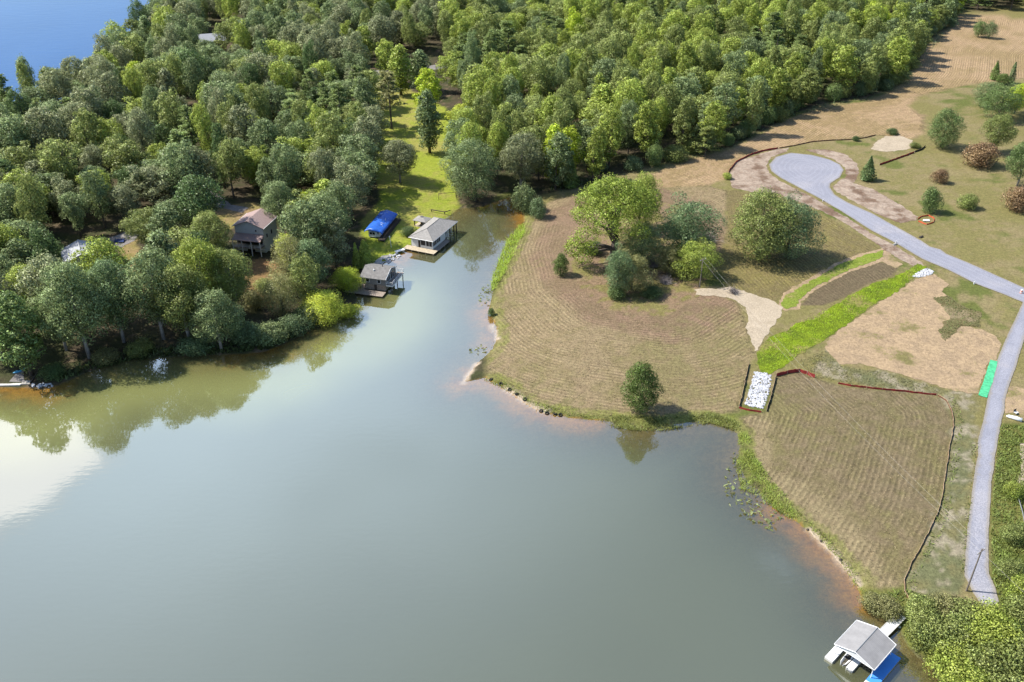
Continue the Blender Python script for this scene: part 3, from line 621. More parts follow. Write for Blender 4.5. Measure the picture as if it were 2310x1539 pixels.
cedar('cedar0', 160, 3.0, 9.0, 4200, 0.42, 0.95); cedar('cedar3', 163, 3.4, 9.0, 6000, 0.38, 0.62); cedar('cedar2', 162, 1.6, 9.0, 3200, 0.36, 0.6)
def pine(key, seed, Rr, H, n, z0):
    rg = np.random.RandomState(seed); tips = []; b = MB()
    b.tube([(0, 0, -0.3), (0.1, 0, H * 0.5), (0, 0, H * 0.97)], [0.3, 0.2, 0.03], 6); z = z0
    while z < H * 0.96:
        t = (z - z0) / (H - z0)
        for j in range(rg.randint(4, 7)):
            a = rg.uniform(0, 6.283); Lb = Rr * (1 - t) ** 0.65 * rg.uniform(0.55, 1.1) + 0.3
            e = np.array([math.cos(a) * Lb, math.sin(a) * Lb, z + Lb * rg.uniform(0.0, 0.35)]); tips.append((np.array([0, 0, z]), e))
            if rg.uniform() < 0.5: b.tube([(0, 0, z), tuple(e)], [0.06, 0.015], 4, False)
        z += rg.uniform(0.7, 1.3)
    k = rg.randint(0, len(tips), n); A = np.array([t[0] for t in tips])[k]; E = np.array([t[1] for t in tips])[k]
    s = rg.uniform(0.4, 1.06, n)[:, None]; C = A + (E - A) * s + rg.normal(size=(n, 3)) * np.array([0.38, 0.38, 0.2])
    pn = unit(C - np.array([0, 0, H * 0.45]) + np.array([0, 0, 3.0])); cn = unit(rg.normal(size=(n, 3)) * 0.55 + np.array([0, 0, 0.8])); cn *= np.where((cn * pn).sum(1) < 0, -1, 1)[:, None]
    V, Fq = cards(rg, C, cn, 0.62, 0.42)
    me = bpy.data.meshes.new('trunk'); me.from_pydata(b.v, [], b.f); me.update(); me.materials.append(M['bark'])
    PROTO[key] = (crown_mesh('crown', V, Fq, rg, unit(pn + cn * 0.6)), me, H, Rr)
pine('pine0', 170, 4.2, 20.0, 4600, 5.0); pine('pine1', 171, 4.8, 19.0, 5000, 3.5); pine('pine2', 172, 4.5, 22.0, 4600, 8.0)
# the big lime-green tree with bare dark limbs
def bigtree():
    rg = np.random.RandomState(180); H, Rr = 24.0, 12.5
    L = []
    for i in range(34):
        a = i * 2.39996; t = (i + 0.5) / 34; r = Rr * math.sqrt(t) * 0.78; z = 9.5 + 12.0 * (1 - t) ** 0.55 + rg.uniform(-1.2, 1.2)
        L.append((r * math.cos(a), r * math.sin(a), z, rg.uniform(2.0, 3.3)))
    L += [(-9.5, -4, 6.5, 2.8), (-8, -5.5, 4.6, 2.4), (-10.5, -2.5, 4.8, 2.2), (-6.5, -5.0, 6.4, 2.0)]
    L = np.array(L); V, Fq, d = leaves_on(rg, L, 26000, 0.4, 0.6)
    b = MB(); b.tube([(0, 0, -0.5), (-0.2, 0, 3), (0.1, 0, 6), (-0.5, 0.2, 9)], [1.25, 0.95, 0.8, 0.6], 9)
    for j in (0, 2, 4, 7, 9, 11, 14, 17, 19, 22, 25, 28, 34, 35, 36):
        q = L[j]; z0 = rg.uniform(3.5, 8) if j < 34 else 3.2
        b.tube([(0, 0, z0), (q[0] * 0.3, q[1] * 0.3, z0 + (q[2] - z0) * 0.5), (q[0] * 0.7, q[1] * 0.7, z0 + (q[2] - z0) * 0.8), tuple(q[:3])], [0.55, 0.42, 0.25, 0.06], 6, False)
    me = bpy.data.meshes.new('trunk'); me.from_pydata(b.v, [], b.f); me.update(); me.materials.append(M['bark'])
    PROTO['bigtree'] = (crown_mesh('crown', V, Fq, rg, d), me, H, Rr)
bigtree()
def deadbush():
    rg = np.random.RandomState(181); b = MB()
    for i in range(120):
        a, e = rg.uniform(0, 6.283), rg.uniform(0.3, 1.4); Lb = rg.uniform(1.5, 3.2)
        d = Vector((math.cos(a) * math.cos(e), math.sin(a) * math.cos(e), math.sin(e))) * Lb
        o = Vector((rg.normal(0, 0.5), rg.normal(0, 0.5), 0))
        b.tube([o, o + d * 0.5 + Vector((0, 0, 0.2)), o + d], [0.05, 0.035, 0.015], 3, False)
        for j in range(2):
            q = o + d * rg.uniform(0.4, 0.9); b.tube([q, q + Vector(rg.normal(0, 0.5, 3))], [0.03, 0.01], 3, False)
    me = bpy.data.meshes.new('branches'); me.from_pydata(b.v, [], b.f); me.update(); me.materials.append(M['twig'])
    return me
DEAD = deadbush()
LEAF_GAIN = 3.05
TINT = {'lime': (0.165, 0.20, 0.02), 'yel': (0.125, 0.15, 0.03), 'mid': (0.096, 0.113, 0.034), 'grn': (0.068, 0.096, 0.032), 'gry': (0.098, 0.108, 0.055),
        'ggn': (0.082, 0.105, 0.045), 'drk': (0.045, 0.068, 0.024), 'blu': (0.068, 0.096, 0.044), 'brn': (0.115, 0.078, 0.042), 'ced': (0.06, 0.085, 0.022), 'oli': (0.10, 0.10, 0.04),
        'pin': (0.075, 0.098, 0.032), 'big': (0.098, 0.124, 0.021), 'gol': (0.20, 0.22, 0.03)}
def tree(name, loc, h, w, key, tint, label, cat='tree', group=None, lean=0.0):
    cm, tm, H, Rr = PROTO[key]
    rz = random.uniform(0, 6.283) if key != 'bigtree' else 0.0
    root = empty(name, loc, rz, label, cat, group)
    if lean: root.rotation_euler = (0, lean, 0)
    sw, sh = w / (2 * Rr), h / H
    c = link(bpy.data.objects.new('crown', cm), root); c.scale = (sw * random.uniform(0.9, 1.12), sw * random.uniform(0.9, 1.12), sh); c.rotation_euler = (random.gauss(0, 0.035), random.gauss(0, 0.035), 0)
    t = np.array(TINT[tint]) * LEAF_GAIN * random.uniform(0.88, 1.12); c['tint'] = tuple(float(v) for v in t)
    k = link(bpy.data.objects.new('trunk', tm), root); k.scale = (sw, sw, sh)
    return root
FEATURE = []          # (x, y, radius) of hand-placed trees
def ft(px, py, h, w, key, tint, label, name='broadleaf_tree', cat='tree', group=None):
    p = gp(px, py); FEATURE.append((p.x, p.y, w * 0.5)); return tree(name, p, h, w, key, tint, label, cat, group)
# peninsula
ft(1385, 585, 26, 30, 'bigtree', 'big', 'big spreading yellow-green tree with bare dark limbs in the peninsula field')
ft(1440, 520, 19, 14, 'low0', 'yel', 'yellow-green tree standing behind the big yellow-green tree')
ft(1545, 580, 18, 20, 'low1', 'blu', 'blue-green tree right of the big yellow-green tree')
ft(1562, 625, 11, 14, 'low2', 'yel', 'small yellow-green tree behind the utility pole')
ft(1508, 618, 9, 10, 'low0', 'oli', 'olive shrub between the big tree and the utility pole', 'shrub', 'shrub')
ft(1708, 582, 21, 22, 'low0', 'mid', 'large round green tree alone left of the road')
ft(1775, 580, 18, 16, 'low2', 'blu', 'bluish green tree joined to the right side of the large round tree')
ft(1392, 664, 14, 10, 'low1', 'blu', 'upright blue-green tree at the near end of the tree clump')
ft(1425, 655, 11, 11, 'low2', 'oli', 'dull olive round tree beside the upright blue-green tree')
ft(1445, 600, 13, 14, 'low0', 'ggn', 'grey-green small tree under the right limbs of the big yellow-green tree')
ft(1388, 672, 3.2, 7, 'bush0', 'grn', 'low green bush at the foot of the upright blue-green tree', 'shrub', 'shrub')
ft(1470, 668, 2.6, 7, 'bush2', 'drk', 'low dark bush in the shade right of the upright blue-green tree', 'shrub', 'shrub')
ft(1340, 572, 3.5, 7, 'bush1', 'drk', 'dark shrub under the left limbs of the big yellow-green tree', 'shrub', 'shrub')
ft(1264, 622, 7, 5.5, 'cedar1', 'ced', 'small dark cedar left of the big yellow-green tree', 'cedar_tree')
ft(1445, 928, 13.2, 10, 'cedar1', 'ced', 'lone dark green cedar near the water on the mown peninsula', 'cedar_tree')
ft(1182, 478, 9, 10, 'bush0', 'ggn', 'large grey-green shrub at the tip of the cove', 'shrub', 'shrub')
ft(1212, 492, 6.5, 7, 'bush1', 'blu', 'smaller dark shrub right of the cove tip', 'shrub', 'shrub')
ft(1108, 712, 2.2, 2, 'bush2', 'grn', 'tiny green bush on the sandy shore of the peninsula', 'shrub', 'shrub')
ft(425, 462, 21, 15, 'broad1', 'ggn', 'grey-green tree left of the driveway behind the brown-roofed house')
ft(462, 452, 19, 13, 'broad2', 'gry', 'grey leafed tree over the shaded driveway')
ft(528, 447, 20, 13, 'broad4', 'mid', 'mid green tree right of the driveway behind the brown-roofed house')
# right side lawn
ft(2122, 332, 15, 15, 'low0', 'grn', 'dense dark green tree beyond the sandy pad')
ft(2206, 84, 9, 8, 'low1', 'grn', 'left tree of the pair in the far mown field')
ft(2230, 87, 9, 9, 'low2', 'ggn', 'right tree of the pair in the far mown field')
ft(2243, 180, 9, 7, 'cedar0', 'ced', 'pointed cedar on the edge of the far field', 'cedar_tree')
ft(2279, 188, 10, 4.5, 'cedar2', 'ggn', 'slim grey-green cedar near the right edge of the field', 'cedar_tree')
ft(2260, 190, 5, 7, 'cedar1', 'ced', 'low wide cedar between two taller cedars', 'cedar_tree')
ft(2222, 242, 11, 11, 'low1', 'ggn', 'grey-green tree at the far end of the right tree row')
ft(2250, 270, 15, 16, 'low2', 'grn', 'broad dark tree in the right tree row')
ft(2287, 258, 13, 12, 'fine2', 'lime', 'lime green tree beside the broad dark tree at the right')
ft(2238, 345, 15, 13, 'fine1', 'mid', 'green tree with bare trunk above the brown bush')
ft(2210, 374, 8, 14, 'bush0', 'brn', 'wide brown leafed bush below the green tree', 'shrub', 'shrub')
ft(2294, 420, 16, 11, 'fine2', 'grn', 'green tree with pale trunk at the right edge')
ft(2292, 474, 7.5, 12, 'bush1', 'brn', 'brown rounded bush at the right edge of the lawn', 'shrub', 'shrub')
ft(2118, 412, 4.5, 7, 'bush2', 'brn', 'small brown round bush alone on the lawn', 'shrub', 'shrub')
ft(2097, 480, 8, 7, 'bush1', 'grn', 'upright dark green bush above the orange barrier ring', 'shrub', 'shrub')
ft(2182, 470, 4.5, 8.5, 'bush0', 'mid', 'low green bush in the middle of the right lawn', 'shrub', 'shrub')
ft(1956, 407, 9, 8, 'cedar0', 'drk', 'dark cedar beside the turnaround', 'cedar_tree')
ft(2012, 303, 2.2, 5, 'bush2', 'drk', 'low dark bush on the far rim of the sandy pad', 'shrub', 'shrub')
ft(1930, 318, 1.8, 3.5, 'bush1', 'drk', 'tiny dark bush on the fence behind the turnaround', 'shrub', 'shrub')
ft(1640, 403, 2.0, 4, 'bush0', 'yel', 'bright weeds at the left end of the mulched bank', 'shrub', 'shrub')
ft(2062, 333, 1.8, 5, 'bush0', 'mid', 'green weeds on the right rim of the sandy pad', 'shrub', 'shrub')
# grassy clearing
ft(970, 345, 26, 11, 'column', 'ggn', 'tall columnar tree standing in the grassy clearing')
ft(972, 262, 21, 13, 'tall0', 'lime', 'lime green tree behind the columnar tree')
ft(903, 412, 16, 14, 'fine0', 'gry', 'grey-green round tree casting a long shadow on the lawn')
ft(884, 290, 25, 13, 'pine2', 'oli', 'tall brownish pine at the left of the clearing', 'pine_tree')
ft(845, 335, 17, 13, 'broad1', 'gry', 'grey leafed tree left of the brownish pine')
ft(905, 215, 24, 12, 'column', 'yel', 'tall pointed tree at the far end of the clearing')
ft(880, 190, 22, 12, 'tall1', 'yel', 'yellow-green tree at the far left end of the clearing')
ft(945, 205, 20, 11, 'column', 'ggn', 'grey-green pointed tree at the far end of the clearing')
ft(1072, 455, 22, 20, 'low1', 'ggn', 'wide drooping tree over the tip of the cove')
ft(1044, 300, 12, 12, 'broad2', 'gol', 'yellow tree at the right edge of the clearing')
ft(1050, 360, 20, 16, 'fine2', 'yel', 'yellow-green tree on the right edge of the clearing')
ft(1175, 432, 21, 17, 'fine1', 'gry', 'pale grey-green tree behind the cove tip')
ft(1250, 412, 23, 9, 'column', 'lime', 'narrow lime green tree at the edge of the right wood')
ft(1288, 424, 13, 8, 'cedar0', 'ced', 'dark cedar at the edge of the right wood', 'cedar_tree')
ft(1590, 352, 12, 11, 'pine1', 'mid', 'small bright pine in front of the wood edge', 'pine_tree')
# left shore, in front of and around the houses
ft(72, 846, 23, 13, 'tall0', 'grn', 'tall green tree by the small boat ramp')
ft(8, 812, 16, 13, 'fine1', 'grn', 'green tree cut by the left edge above the ramp')
ft(82, 722, 16, 12, 'fine0', 'yel', 'yellow-green tree in front of the pale roof')
ft(203, 808, 27, 17, 'fine2', 'ggn', 'tall leaning grey-green tree with pale trunk on the left shore')
ft(280, 772, 24, 15, 'fine0', 'blu', 'grey-green tree with straight pale trunk behind the shore')
ft(150, 790, 18, 13, 'fine1', 'ggn', 'grey-green tree on the left bank near the ramp')
ft(370, 765, 25, 16, 'fine1', 'ggn', 'large grey-green tree in the middle of the left shore')
ft(430, 775, 22, 15, 'fine2', 'mid', 'mid green tree low on the left bank')
ft(470, 720, 24, 16, 'fine0', 'yel', 'yellow-green tree below the brown-roofed house')
ft(535, 715, 20, 13, 'fine1', 'mid', 'green tree in front of the brown-roofed house porch')
ft(500, 790, 17, 13, 'fine2', 'ggn', 'grey-green tree leaning over the bank')
ft(390, 668, 18, 13, 'fine2', 'oli', 'olive yellow tree behind the left shore trees')
ft(345, 575, 15, 14, 'fine1', 'mid', 'green tree in the yard between the two houses')
ft(405, 560, 16, 13, 'fine0', 'ggn', 'forked grey-green tree in the house yard')
ft(480, 600, 17, 14, 'fine2', 'mid', 'round tree left of the brown-roofed house')
ft(243, 592, 8, 6.5, 'fine0', 'grn', 'small round green tree beside the pale roof')
ft(665, 655, 17, 14, 'willow', 'oli', 'olive drooping tree right of the brown-roofed house')
ft(742, 575, 20, 16, 'fine1', 'ggn', 'dense grey-green tree between house and blue tarp')
ft(708, 530, 15, 8, 'fine0', 'lime', 'narrow lime green tree behind the dense shore trees')
ft(640, 530, 18, 13, 'fine2', 'ggn', 'grey tree behind the brown-roofed house')
ft(772, 545, 19, 12, 'broad1', 'ggn', 'dark grey-green tree left of the blue tarp')
ft(708, 655, 16, 13, 'fine2', 'blu', 'blue-green tree above the yellow shore bushes')
ft(655, 622, 13, 7, 'fine1', 'gol', 'golden tree right of the brown-roofed house')
ft(640, 715, 13, 11, 'willow', 'oli', 'olive tree low on the bank near the grey boathouse')
ft(735, 722, 8.5, 12, 'willow', 'gol', 'yellow leafed tree leaning over the bank')
ft(788, 655, 7, 10, 'willow', 'lime', 'lime green willow behind the grey boathouse')
ft(790, 712, 3.0, 7, 'bush1', 'gol', 'yellow-green bush at the corner of the grey boathouse deck', 'shrub', 'shrub')
ft(826, 602, 9, 6.5, 'cedar3', 'yel', 'bright cone shaped arborvitae beside the blue tarp', 'cedar_tree')
ft(806, 610, 9, 3.2, 'cedar2', 'yel', 'slim columnar arborvitae left of the wider one', 'cedar_tree')
ft(922, 530, 2.4, 6.5, 'bush2', 'drk', 'dark low bush behind the hip-roofed boathouse', 'shrub', 'shrub')
ft(560, 772, 5, 10, 'bush0', 'blu', 'blue-green shrub leftmost along the bank below the yellow tree', 'shrub', 'shrub')
ft(612, 772, 5, 10, 'bush1', 'ggn', 'grey-green shrub hanging over the bank', 'shrub', 'shrub')
ft(660, 750, 4.5, 9, 'bush2', 'blu', 'blue-green shrub on the bank below the olive tree', 'shrub', 'shrub')
ft(700, 728, 5, 9, 'bush0', 'ggn', 'pale grey-green shrub nearest the yellow tree', 'shrub', 'shrub')
ft(240, 815, 3, 8, 'bush1', 'oli', 'olive shrub at the water below the leaning tree', 'shrub', 'shrub')
ft(320, 795, 3, 9, 'bush0', 'mid', 'low shrub at the water in the middle of the left bank', 'shrub', 'shrub')
ft(440, 792, 3.5, 9, 'bush2', 'blu', 'blue-green low shrub at the waterline', 'shrub', 'shrub')
ft(120, 850, 3, 7, 'bush2', 'drk', 'dark shrub right of the boat ramp', 'shrub', 'shrub')
ft(600, 655, 3, 7, 'bush1', 'mid', 'green shrub on the slope below the brown-roofed house', 'shrub', 'shrub')
ft(572, 690, 4, 8, 'bush2', 'oli', 'olive shrub lower on the slope below the brown-roofed house', 'shrub', 'shrub')
ft(640, 668, 3.5, 7, 'bush0', 'yel', 'yellow-green shrub on the slope beside the olive drooping tree', 'shrub', 'shrub')
# thicket at the near right corner
BUSH_LABELS = ['green bush whose twigs touch the gangway end','olive bush behind the gangway end in the thicket','green bush left of the lane end','yellow-green bush right at the end of the lane','green bush on the right edge just below the lane end',
    'green bush overhanging the water beside the gangway','green bush in the middle of the near thicket','yellow-green bush below the lane end in the thicket','yellow-green bush near the right edge of the thicket','yellow-green bush at the waterline below the gangway','green bush at the bottom edge of the thicket','green bush in the bottom right corner','dark bush cut by the right edge of the thicket','yellow-green bush at the water cut by the bottom edge','green bush cut by the bottom edge right of the water',
    'yellow-green bush on the right edge level with the utility pole','green bush between the lane and the right edge, nearest the thicket','green bush beside the lower end of the metal pipe','olive bush on the shore above the gangway','small olive bush at the end of the orange shallows','yellow-green bush beside the upper end of the metal pipe']
for i, (px, py, h, w, t, k) in enumerate([(2075,1405,4.5,8,'mid','bush0'),(2120,1395,4,8,'oli','bush1'),(2170,1410,4.2,9,'mid','bush2'),(2225,1425,5,9,'yel','bush0'),(2290,1420,6,9,'mid','bush1'),
        (2085,1450,5,9,'mid','bush1'),(2140,1465,5.5,10,'mid','bush0'),(2200,1480,5.5,10,'yel','bush2'),(2265,1475,6,10,'yel','bush1'),(2150,1520,5,9,'yel','bush2'),(2215,1535,6,10,'mid','bush0'),(2290,1530,6.5,11,'mid','bush2'),(2320,1480,6,10,'drk','bush0'),(2180,1590,6,11,'yel','bush1'),(2270,1600,6,11,'mid','bush0'),
        (2300,1350,4,7,'yel','bush2'),(2275,1300,3,6,'mid','bush1'),(2290,1220,3,6,'mid','bush0'),(2000,1385,2.6,6,'oli','bush1'),(1968,1368,2,5,'oli','bush2'),(2285,1120,3.0,5,'yel','bush2')]):
    ft(px, py, h, w, k, t, BUSH_LABELS[i], 'shrub', 'shrub', 'bushes in the near right thicket' if py > 1340 else 'bushes right of the lane')
for px, py, s, lb in [(1592, 545, 1.7, 'grey leafless shrub right of the blue-green tree'), (1470, 600, 1.3, 'grey leafless shrub between the big tree and blue-green tree'), (1655, 662, 0.8, 'heap of dead branches on the straw path by the pole'), (1500, 640, 1.0, 'dead twiggy bush below the olive shrub')]:
    p = gp(px, py); r = empty('dead_shrub', p, random.uniform(0, 6), lb, 'dead shrub'); k = link(bpy.data.objects.new('branches', DEAD), r); k.scale = (s, s, s * 0.9)

rg = np.random.RandomState(3)
for q in densify(FEDGE, 7.5, False)[4:]:
    z = float(hz([q])[0]); k = rg.choice(['grn', 'ggn', 'blu', 'mid']); w_ = rg.uniform(6, 11)
    d_ = rg.normal(0, 1.2, 2) + np.array([-2.2, 2.2])
    tree('shrub', (q[0] + d_[0], q[1] + d_[1], z), rg.uniform(4, 8), w_, 'bush%d' % rg.randint(3), k, 'leafy shrub at the shaded foot of the wood along the mown field', 'shrub', 'shrubs along the edge of the right wood')
# woods: individual trees in front, the far wood as one mass
FE = np.array(FEATURE)
def scatter(poly, s0, s1, seed, clear=()):
    rg = np.random.RandomState(seed); lo, hi = poly.min(0), poly.max(0); pts = []; cell = {}
    tries = int((hi - lo).prod() / 12)
    C = rg.uniform(lo, hi, (tries, 2)); C = C[inside(poly, C)]
    for p in C:
        s = s0 + (s1 - s0) * min(max((p[1] - 230) / 350, 0), 1)
        s *= 0.85 + 0.3 * rg.uniform()
        if any((p[0] - c[0]) ** 2 + (p[1] - c[1]) ** 2 < c[2] ** 2 for c in clear): continue
        if len(FE) and (((FE[:, 0] - p[0]) ** 2 + (FE[:, 1] - p[1]) ** 2) < (FE[:, 2] * 0.75 + 2.5) ** 2).any(): continue
        g = (int(p[0] // 12), int(p[1] // 12)); ok = True
        for i in (-1, 0, 1):
            for j in (-1, 0, 1):
                for q in cell.get((g[0] + i, g[1] + j), ()):
                    if (q[0] - p[0]) ** 2 + (q[1] - p[1]) ** 2 < s * s: ok = False; break
        if ok: cell.setdefault(g, []).append(p); pts.append(p)
    return np.array(pts)
def clr(px, py, r): q = gp(px, py); return (q.x, q.y, r)
CLEAR = [clr(485, 112, 15), clr(478, 132, 10), clr(290, 590, 8), clr(600, 615, 8), clr(172, 565, 9), clr(565, 545, 10), clr(600, 560, 9), clr(340, 505, 4), clr(165, 625, 9), clr(200, 650, 8), clr(292, 645, 8), clr(298, 690, 6), clr(345, 235, 9), clr(1430, 20, 9)]
PL = scatter(WOOD_L, 8.0, 10.0, 5, CLEAR); PR = scatter(WOOD_R, 8.2, 10.0, 6, CLEAR); PS = scatter(SHORE_WOOD, 8.0, 8.0, 7, CLEAR)
ALL = [(p, 'L') for p in PL] + [(p, 'R') for p in PR] + [(p, 'S') for p in PS]
def screen(p, z):
    d = np.array([p[0], p[1], z - CAM_H]); c, s_ = math.cos(PITCH), math.sin(PITCH); zf = d[1] * c - d[2] * s_; yy = d[1] * s_ + d[2] * c
    return 1155 + F_PX * d[0] / zf, 769.5 - F_PX * yy / zf
SIGHT = [(120, 535, 232, 622), (530, 470, 640, 600), (262, 545, 322, 665), (470, 65, 500, 105)]
def open_view(p):      # the gaps in the wood through which houses and yards are seen
    for z in (6, 13):
        x, y = screen(p, z)
        if any(a - 12 < x < c + 12 and b - 10 < y < e + 8 for a, b, c, e in SIGHT): return False
    return True
def visible(p):
    d = np.array([p[0], p[1], 8 - CAM_H]); c, s = math.cos(PITCH), math.sin(PITCH); zf = d[1] * c - d[2] * s
    return abs(F_PX * d[0] / zf) < 1155 + 130
ALL = [a for a in ALL if visible(a[0]) and open_view(a[0])]
ALL.sort(key=lambda a: a[0][1])
WORDS = {'gry': 'grey leafed', 'ggn': 'grey-green', 'mid': 'mid green', 'yel': 'yellow-green', 'drk': 'dark green', 'pin': 'needle leafed', 'oli': 'olive', 'lime': 'lime green'}
def lm(px, py, w): q = gp(px, py); return (q.x, q.y, w)
WL_ = [lm(600, 440, 'in the wood behind the brown-roofed house'), lm(200, 520, 'in the wood behind the pale-roofed house'), lm(820, 300, 'in the wood beside the grassy clearing'), lm(790, 500, 'in the wood left of the blue tarp'), lm(60, 330, 'in the wood near the far lake'), lm(480, 300, 'in the middle of the left wood'), lm(20, 560, 'in the wood at the left edge')]
WR_ = [lm(1070, 430, 'in the wood behind the cove tip'), lm(1040, 250, 'in the wood right of the clearing'), lm(1380, 380, 'in the wood behind the big yellow-green tree'), lm(1600, 330, 'in the wood beside the mown field'), lm(1300, 250, 'in the middle of the right wood'), lm(1850, 220, 'at the wood edge beyond the turnaround')]
WS_ = [lm(50, 800, 'on the bank above the landing'), lm(180, 700, 'between the pale roof and the left shore'), lm(430, 680, 'below the house yard on the left shore'), lm(560, 720, 'below the brown-roofed house'), lm(720, 640, 'on the slope left of the grey boathouse')]
far = []; nb = npn = 0
rw = np.random.RandomState(77)
edge_d = segdist(FEDGE, np.array([a[0] for a in ALL]), False)
for i, (p, side) in enumerate(ALL):
    nA1 = fbm(np.array([p]), 40, 61)[0]; nA2 = fbm(np.array([p]), 30, 63)[0]
    q = rw.uniform()
    isp = side != 'S' and nA1 > (0.10 if side == 'R' else 0.13) and rw.uniform() < 0.8
    if isp: t = 'pin'
    elif side in 'LS': t = ('gry', 'ggn', 'ggn', 'mid', 'yel', 'drk')[min(int((q + nA2 * 0.8) * 6) % 6, 5)]
    else: t = ('mid', 'yel', 'mid', 'ggn', 'yel', 'mid')[int(q * 6)]
    if q > 0.985: t = 'lime' if not isp else t
    h = rw.uniform(13, 25); w = rw.uniform(8, 18) if not isp else rw.uniform(9, 13)
    key = ('pine%d' % rw.randint(3)) if isp else ('broad%d' % rw.randint(6) if edge_d[i] > 14 else ('tall%d' % rw.randint(2)))
    if not isp and rw.uniform() < 0.2: key = 'tall%d' % rw.randint(2)
    if not isp and rw.uniform() < 0.05: key = 'column'; w *= 0.75
    if key.startswith('tall'): w *= 0.85
    z = float(hz([p])[0])
    if (isp and npn < 110) or (not isp and nb < 205):
        if isp: npn += 1
        else: nb += 1
        wh = {'L': 'in the wood left of the grassy clearing', 'R': 'in the wood between the clearing and the mown field', 'S': 'between the houses and the left shore'}[side]
        LM = {'L': WL_, 'R': WR_, 'S': WS_}[side]; dd = [math.hypot(p[0] - m_[0], p[1] - m_[1]) for m_ in LM]; wh = LM[dd.index(min(dd))][2]
        sz = ('tall ' if h > 21 else 'low ' if h < 16.5 else '') + ('broad ' if w > 15 else 'narrow ' if w < 10 else '')
        lb = (sz + 'needle leafed pine ' if isp else sz + WORDS[t] + ' broadleaf tree ') + wh
        tree('pine_tree' if isp else 'broadleaf_tree', (p[0], p[1], z), h, w, key, t, lb, 'tree', lb.replace('tree ', 'trees ').replace('pine ', 'pines '))
    else:
        far.append((p[0], p[1], z, h, w, key, t))
print('wood trees', len(ALL), 'far', len(far))
# far wood: one mass, the trees are instanced on points
keys = sorted({f[5] for f in far}); src = {}
for o in COL.objects:
    if o.type == 'MESH' and o.name.startswith('crown'):
        for k in keys:
            if o.data == PROTO[k][0] and k not in src: src[k] = o
V = np.array([f[:3] for f in far]); 
sc = np.array([[f[4] / (2 * PROTO[f[5]][3]), f[4] / (2 * PROTO[f[5]][3]), f[3] / PROTO[f[5]][2]] for f in far])
ro = np.zeros((len(far), 3)); ro[:, 2] = rw.uniform(0, 6.283, len(far))
tn = np.array([list(np.array(TINT[f[6]]) * LEAF_GAIN * rw.uniform(0.85, 1.15)) + [1] for f in far]); idx = np.array([keys.index(f[5]) for f in far])
me = bpy.data.meshes.new('far_wood'); me.from_pydata([tuple(v) for v in V], [], [])
for nm, ty, arr, f in (('tsc', 'FLOAT_VECTOR', sc, 'vector'), ('trot', 'FLOAT_VECTOR', ro, 'vector'), ('tint', 'FLOAT_COLOR', tn, 'color'), ('tidx', 'INT', idx, 'value')):
    a = me.attributes.new(nm, ty, 'POINT'); a.data.foreach_set(f, np.ascontiguousarray(arr, np.int32 if ty == 'INT' else np.float32).ravel())
fw = tag(link(bpy.data.objects.new('far_wood', me)), 'mass of wood farther back, broadleaf and pine crowns', kind='stuff')
ng = bpy.data.node_groups.new('far_wood', 'GeometryNodeTree')
ng.interface.new_socket('Geometry', in_out='INPUT', socket_type='NodeSocketGeometry'); ng.interface.new_socket('Geometry', in_out='OUTPUT', socket_type='NodeSocketGeometry')
gi, go, jn = ng.nodes.new('NodeGroupInput'), ng.nodes.new('NodeGroupOutput'), ng.nodes.new('GeometryNodeJoinGeometry')
def named(nm, dt):
    a = ng.nodes.new('GeometryNodeInputNamedAttribute'); a.data_type = dt; a.inputs[0].default_value = nm; return a.outputs[0]
a_s, a_r, a_i = named('tsc', 'FLOAT_VECTOR'), named('trot', 'FLOAT_VECTOR'), named('tidx', 'INT')
for k, key in enumerate(keys):
    oi = ng.nodes.new('GeometryNodeObjectInfo'); oi.transform_space = 'ORIGINAL'; oi.inputs[0].default_value = src[key]; oi.inputs[1].default_value = True
    cmp_ = ng.nodes.new('FunctionNodeCompare'); cmp_.data_type = 'INT'; cmp_.operation = 'EQUAL'
    ins = [s for s in cmp_.inputs if s.type == 'INT']; ng.links.new(a_i, ins[0]); ins[1].default_value = k
    ip = ng.nodes.new('GeometryNodeInstanceOnPoints')
    ng.links.new(gi.outputs[0], ip.inputs['Points']); ng.links.new(cmp_.outputs[0], ip.inputs['Selection']); ng.links.new(oi.outputs['Geometry'], ip.inputs['Instance'])
    ng.links.new(a_r, ip.inputs['Rotation']); ng.links.new(a_s, ip.inputs['Scale']); ng.links.new(ip.outputs[0], jn.inputs[0])
ng.links.new(jn.outputs[0], go.inputs[0])
md = fw.modifiers.new('wood', 'NODES'); md.node_group = ng

